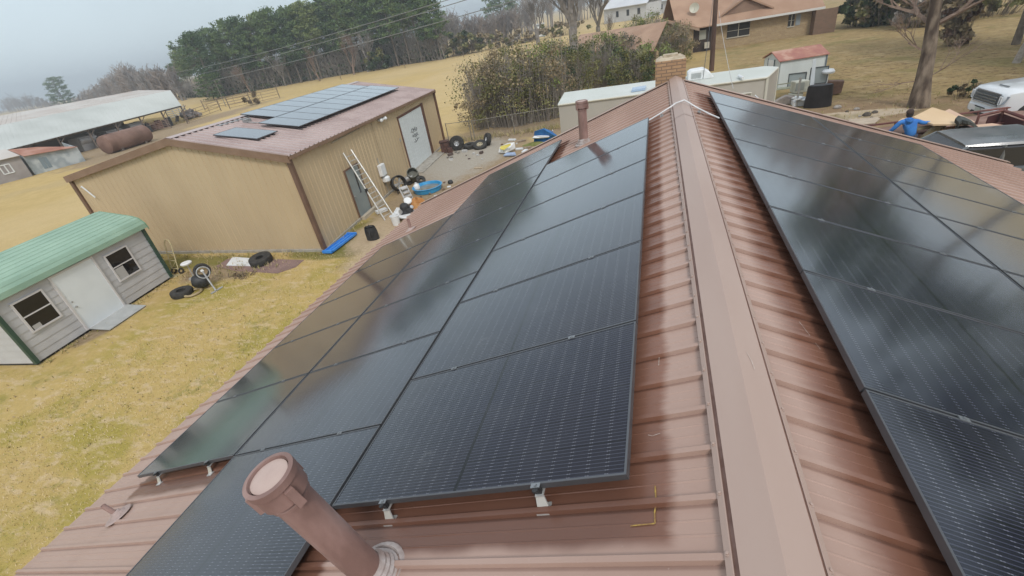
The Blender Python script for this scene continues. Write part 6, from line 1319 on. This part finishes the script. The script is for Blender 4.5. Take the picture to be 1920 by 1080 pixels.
for s_ in (-1,1): mb=MB(); mb.box((-.03,s_*.84,.60),(.06,.1,.17)); mb.build('fog_lamp',GALV,bp_); mb=MB(); mb.torus((-.1,s_*.32,.42),.07,.018,(0,.3,1),12,5); mb.build('tow_hook',CHR,bp_)
mb=MB(); mb.slab([(.42,-.28,1.43),(.46,-.28,1.445),(.46,.28,1.445),(.42,.28,1.43)],(0,0,.012)); put(mb,'hood_scoop',M('grey scoop slot',(.12,.13,.14),rough=.5))
dk,put=vehicle('crew_cab_truck','dusty dark grey crew cab truck parked behind the far end of the right roof slope','pickup truck',(5.15,15.62,0),.0,5.6,1.95,DPT,1.15,1.26,1.88,1.35,4.4,True,ws=1.0,wheelR=.39)
mb=MB(); mb.slab([(-.01,-.6,.62),(-.01,.6,.62),(.02,.58,.92),(.02,-.58,.92)],(-.02,0,0)); put(mb,'grille',BLACK)
for s_ in (-1,1): mb=MB(); mb.slab([(.0,s_*.62,.72),(.06,s_*.92,.76),(.10,s_*.92,.94),(.03,s_*.62,.94)],(-.02,0,0)); put(mb,'headlight',bpy.data.materials['headlight lens'])
DARKRED=M('maroon painted steel',(.13,.04,.035),(.19,.075,.06),2,.65,c3=(.11,.045,.038))
# maroon flatbed trailer loaded with boards
ft=thing('flatbed_trailer','maroon steel flatbed trailer with side rails, loaded with plywood, in the right yard','trailer',(10,20.2,0))
t0=V((6.9,19.4,0)); t1=V((13.4,20.6,0)); dt=(t1-t0).normalized(); pt=V((-dt.y,dt.x,0)); Lt=(t1-t0).length; wt_=1.75
def tp_(a,o,z): return t0+dt*a+pt*o+V((0,0,z))
mb=MB(); mb.slab([tp_(0,0,.62),tp_(Lt,0,.62),tp_(Lt,wt_,.62),tp_(0,wt_,.62)],(0,0,.1)); mb.build('deck',M('worn brown deck boards',(.22,.13,.10),(.30,.19,.15),2,.8),ft)
for o_s in (0,wt_):
    mb=MB(); mb.tube([tp_(0,o_s,.86),tp_(Lt,o_s,.86)],.04,6); mb.tube([tp_(0,o_s,.66),tp_(Lt,o_s,.66)],.06,6)
    for k in range(8): a=Lt*k/7; mb.tube([tp_(a,o_s,.66),tp_(a,o_s,.86)],.03,5)
    mb.build('side_rail',DARKRED,ft)
for a in (2.2,3.15):
    for o_s in (-.15,wt_+.15): mb=MB(); mb.torus(tp_(a,o_s,.36),.25,.11,tuple(pt),20,8); mb.build('wheel',RUB,ft,True)
mb=MB(); mb.grid(lambda u,v:tp_(2.68+1.15*math.cos(math.pi*u),-.32+.3*v,.40+.48*math.sin(math.pi*u)),12,1); mb.build('mudguard',DARKRED,ft)
mb=MB(); mb.tube([tp_(0,.2,.6),tp_(-1.4,wt_/2,.55),tp_(0,wt_-.2,.6)],.05,6); mb.build('drawbar',DARKRED,ft)
# ramp / gable shaped end frame on the right
e0_,e1_,e2_=G(1836,217,1.15),G(1882,207,1.25),G(1925,222,1.15)
mb=MB(); mb.tube([e0_,e1_,e2_],.05,6); mb.tube([e0_,V((e0_.x,e0_.y,.7))],.04,5); mb.tube([e1_,V((e1_.x,e1_.y,.7))],.04,5); mb.tube([e2_,V((e2_.x,e2_.y,.7))],.04,5); mb.tube([V((e0_.x,e0_.y,.7)),V((e1_.x,e1_.y,.7)),V((e2_.x,e2_.y,.7))],.05,5); mb.build('end_frame',DARKRED,ft)
mb=MB(); mb.slab([V((e0_.x+.3,e0_.y+.05,.72)),V((e1_.x,e1_.y+.05,.72)),e1_+V((0,.05,-.1)),e0_+V((.3,.05,-.08))],(0,.03,0)); mb.slab([V((e1_.x,e1_.y+.05,.72)),V((e2_.x,e2_.y+.05,.72)),e2_+V((0,.05,-.1)),e1_+V((0,.05,-.1))],(0,.03,0)); mb.build('end_panel',M('dark maroon panel',(.07,.02,.02),rough=.7),ft)
PLY=M('fresh plywood',(.66,.47,.28),(.73,.54,.34),.9,.7,stretch=(1,.2,1)); PLY2=M('pinkish plywood',(.60,.40,.28),(.66,.47,.34),.9,.7)
def sheetat(name,label,pts,z,th=.02,m=PLY,cat='plywood sheet'):
    mb=MB(); mb.slab([G(u,v,z) for u,v in pts],(0,0,-th)); return solo(mb,name,m,label,cat)
sheetat('plywood_sheet','large pale plywood sheet, topmost in the load on the maroon trailer',[(1712,219),(1748,201),(1772,208),(1824,232),(1750,233)],1.32,.05)
sheetat('plywood_sheet','plywood sheet whose peaked corner shows behind the largest sheet',[(1760,214),(1780,204),(1828,228),(1800,232)],1.24,.03,PLY2)
sheetat('plywood_sheet','pale plywood sheet sticking out on the left behind the person in blue',[(1685,226),(1692,222),(1714,219),(1712,232),(1686,233)],1.2,.04)
sheetat('plywood_sheet','lower tan board under the big plywood sheet',[(1764,240),(1800,234),(1800,244),(1768,246)],1.1,.03,M('tan board',(.48,.32,.18),(.56,.40,.24),2,.8))
sheetat('plywood_sheet','long pinkish plywood sheet lying right of the dark saddle shaped object',[(1828,234),(1860,231),(1890,236),(1905,240),(1836,243)],1.15,.03,PLY2)
sheetat('timber_board','thin dark edged board running under the hand of the person in blue',[(1716,238),(1766,232),(1766,236),(1718,243)],1.1,.04,M('weathered olive timber',(.20,.16,.09),(.27,.22,.13),3,.8),'board')
OL=bpy.data.materials['weathered olive timber']
mb=MB(); a,b=G(1730,263,.75),G(1764,236,1.22); mb.slab([a+V((-.12,0,0)),a+V((.12,.0,0)),b+V((.12,0,0)),b+V((-.12,0,0))],(0,.12,.03)); mb.slab([a+V((.16,0.1,-.1)),a+V((.34,.1,-.1)),b+V((.22,.1,-.03)),b+V((.05,.1,-.03))],(0,.12,.03)); solo(mb,'timber_ramp',OL,'dark weathered timber leaning diagonally between the person in blue and the dark truck','timber')
sdl=thing('saddle_stand','dark bent rubbery slab draped over the boards behind the dark truck','bent slab',G(1812,238,1.2)); mb=MB(); pr_=[(1797,244,1.15),(1797,236,1.35),(1803,230,1.42),(1815,233,1.38),(1826,238,1.25),(1832,243,1.1)]
P_=[G(u,v,z) for u,v,z in pr_]
for a,b in zip(P_,P_[1:]): mb.slab([a,b,b+V((.1,.5,.02)),a+V((.1,.5,.02))],(0,0,.09))
mb.build('slab',M('dark green black rubber',(.045,.05,.045),(.08,.085,.075),4,.7),sdl)
mb=MB(); mb.box(P_[1]+V((.25,.2,-.25)),(.3,.3,.3)); mb.build('block',BLACK,sdl)
mb=MB(); mb.slab([G(u,v,.05) for u,v in ((1590,226),(1645,221),(1650,224),(1640,232),(1600,236))],(0,0,.04)); solo(mb,'concrete_slab',M('pale slab',(.50,.41,.31),(.42,.34,.26),3,.9),'pale flat slab on the dirt just beyond the far edge of the right panels','slab')
# ---------------------------------------------------------------- the person in the blue hooded top
PB_=G(1706,212,1.70); PB_.z=0; yp=PB_.y
J=lambda u,v,dy=0: PY(u,v,yp+dy)
hd=PY(1707,215,yp); person=thing('person','person in a bright blue hooded top and dark cap reaching over the plywood','person',PB_)
def skin(name,mt,pts,edges,rad,par,sub=2):
    me=bpy.data.meshes.new(name); org=ORG[par.name]; me.from_pydata([tuple(V(q)-org) for q in pts],edges,[]); me.materials.append(mt)
    o=bpy.data.objects.new(name,me); COL.objects.link(o); o.parent=par; ORG[o.name]=org
    m=o.modifiers.new('skin','SKIN'); 
    for i,r in enumerate(rad): me.skin_vertices[0].data[i].radius=(r,r) if not isinstance(r,tuple) else r
    me.skin_vertices[0].data[0].use_root=True; m.use_smooth_shade=True
    s=o.modifiers.new('sub','SUBSURF'); s.levels=sub; s.render_levels=sub
    return o
HOOD=M('bright blue knit',(.035,.17,.52),(.05,.23,.62),5,.8,.4); SKIN_=M('tanned skin',(.42,.24,.16),(.36,.20,.14),6,.55); JEAN=M('dark jeans',(.04,.05,.08),(.07,.085,.12),8,.9)
hip=J(1702,268); hip.z=max(.93,min(1.0,hip.z)); ch=V((hip.x+.02,yp+.03,1.22)); nk=V((hd.x-.0,yp+.05,1.50)); sL=V((nk.x-.19,yp+.03,1.44)); sR=V((nk.x+.19,yp+.03,1.44)); hdp=V((nk.x+.01,yp+.07,1.66))
hR=G(1747,229,1.28); eRt=sR.lerp(hR,.5)+V((0,-.02,-.06)); 
hl_=(hR-sR).length
if hl_>.68: hR=sR+(hR-sR)*(.66/hl_); eRt=sR.lerp(hR,.5)+V((0,-.02,-.06))
eL=sL+V((-.16,.05,-.25)); hL=eL+V((-.10,.16,-.20))
kL,kR=V((hip.x-.13,yp+.06,.50)),V((hip.x+.15,yp-.02,.50)); aL,aR=V((hip.x-.15,yp-.02,.08)),V((hip.x+.17,yp-.05,.08))
pts=[hip,ch,nk,hdp+V((0,0,-.04)),hdp+V((0,.0,.07)),sL,eL,hL,sR,eRt,hR,V((hip.x-.1,yp,.88)),kL,aL,aL+V((-.02,.17,-.04)),V((hip.x+.1,yp,.88)),kR,aR,aR+V((.02,.17,-.04))]
ed=[(0,1),(1,2),(2,3),(3,4),(1,5),(5,6),(6,7),(1,8),(8,9),(9,10),(0,11),(11,12),(12,13),(13,14),(0,15),(15,16),(16,17),(17,18)]
rd=[.13,.14,.055,.085,.075,.065,.045,.028,.065,.045,.028,.09,.065,.045,.045,.09,.065,.045,.045]
body=skin('body',SKIN_,pts,ed,rd,person)
# clothing grown on the same skeleton, slightly larger
skin('hooded_top',HOOD,[hip+V((0,0,-.05)),hip+V((0,0,.12)),ch,nk+V((0,-.0,-.06)),sL,eL,eL.lerp(hL,.85),sR,eRt,eRt.lerp(hR,.85)],[(0,1),(1,2),(2,3),(2,4),(4,5),(5,6),(2,7),(7,8),(8,9)],[.175,.165,.185,.10,.092,.07,.048,.092,.07,.048],person)
mb=MB(); mb.torus(nk+V((0,-.03,-.01)),.085,.045,(0,.3,1),18,8); mb.lathe([(0,-.16),(.08,-.13),(.11,-.02),(.07,.05)],nk+V((0,-.12,.0)),(0,-.3,1),12); mb.build('hood',HOOD,person,True)
skin('trousers',JEAN,[hip+V((0,0,-.05)),V((hip.x-.1,yp,.86)),kL,aL+V((0,0,.06)),V((hip.x+.1,yp,.86)),kR,aR+V((0,0,.06))],[(0,1),(1,2),(2,3),(0,4),(4,5),(5,6)],[.15,.11,.085,.07,.11,.085,.07],person)
skin('shoe',BLACK,[aL+V((0,-.03,-.02)),aL+V((-.02,.19,-.035))],[(0,1)],[.06,.045],person); skin('shoe',BLACK,[aR+V((0,-.03,-.02)),aR+V((.02,.19,-.035))],[(0,1)],[.06,.045],person)
mb=MB(); 
mb.lathe([(.102,-.03),(.104,.02),(.092,.07),(.055,.105),(0,.112)],hdp+V((0,0,.05)),(0,.12,1),18); mb.build('cap_crown',M('dark brown cap',(.05,.03,.025),(.08,.05,.04),8,.8),person,True)
mb=MB(); mb.slab([hdp+V((.085*math.cos(a)*1.05,.02+.2*math.sin(a) if math.sin(a)>0 else 0,.03)) for a in [i*math.pi/8 for i in range(9)]],(0,0,.012)); mb.build('cap_brim',bpy.data.materials['dark brown cap'],person)
mb=MB(); mb.lathe([(.088,-.09),(.1,-.03),(.1,.03)],hdp+V((0,-.012,.0)),(0,0,1),16); mb.build('hair',M('dark hair',(.03,.02,.015),rough=.8),person,True)
for s_ in (-1,1): mb=MB(); mb.lathe([(0,-.012),(.022,-.01),(.026,.008),(0,.012)],hdp+V((s_*.098,.015,-.01)),(s_,0,.0),10); mb.build('ear',SKIN_,person,True)
mb=MB(); mb.lathe([(.018,0),(.012,.03),(0,.035)],hdp+V((0,.088,-.02)),(0,1,-.2),8); mb.build('nose',SKIN_,person,True)
for s_ in (-1,1): mb=MB(); mb.lathe([(0,-.004),(.012,0),(0,.006)],hdp+V((s_*.034,.088,.012)),(0,1,0),8); mb.build('eye',BLACK,person,True)
mb=MB(); mb.box(hdp+V((0,.085,-.055)),(.05,.012,.01)); mb.build('mouth',M('lips',(.3,.13,.1),rough=.6),person)
def hand(w0,d,nm):
    d=d.normalized(); sx_=d.cross(V((0,0,1))).normalized(); up=sx_.cross(d)
    P=[w0,w0+d*.05]; E_=[(0,1)]; Rr=[.026,.034]
    for k,(o_,l) in enumerate(((-.03,.075),(-.010,.088),(.011,.082),(.031,.064))):
        b=w0+d*.085+sx_*o_; P+= [b,b+d*l*.55-up*.008,b+d*l-up*.028]; i=len(P); E_+= [(1,i-3),(i-3,i-2),(i-2,i-1)]; Rr+= [.0125,.0095,.008]
    b=w0+d*.03+sx_*-.035; P+= [b,b+d*.035-sx_*.03-up*.01,b+d*.062-sx_*.035-up*.02]; i=len(P); E_+= [(1,i-3),(i-3,i-2),(i-2,i-1)]; Rr+= [.013,.0105,.009]
    return skin(nm,SKIN_,P,E_,Rr,person,1)
hand(hR,hR-eRt,'hand'); hand(hL,hL-eL,'hand')
# ---------------------------------------------------------------- air: thin haze in one closed box round the whole scene
hm=bpy.data.materials.new('pale winter haze'); hm.use_nodes=True; n=hm.node_tree; n.nodes.remove(n.nodes['Principled BSDF'])
pv_=n.nodes.new('ShaderNodeVolumePrincipled'); pv_.inputs['Color'].default_value=(.86,.92,.97,1); pv_.inputs['Density'].default_value=.0010; pv_.inputs['Anisotropy'].default_value=.2
n.links.new(pv_.outputs[0],n.nodes['Material Output'].inputs['Volume'])
mb=MB(); mb.hexa([V(q) for q in ((-1490,-590,-1),(1490,-590,-1),(1490,1490,-1),(-1490,1490,-1),(-1490,-590,46),(1490,-590,46),(1490,1490,46),(-1490,1490,46))])
hz_=mb.build('haze',hm); tag(hz_,'thin pale winter haze over the fields','haze',kind='stuff')
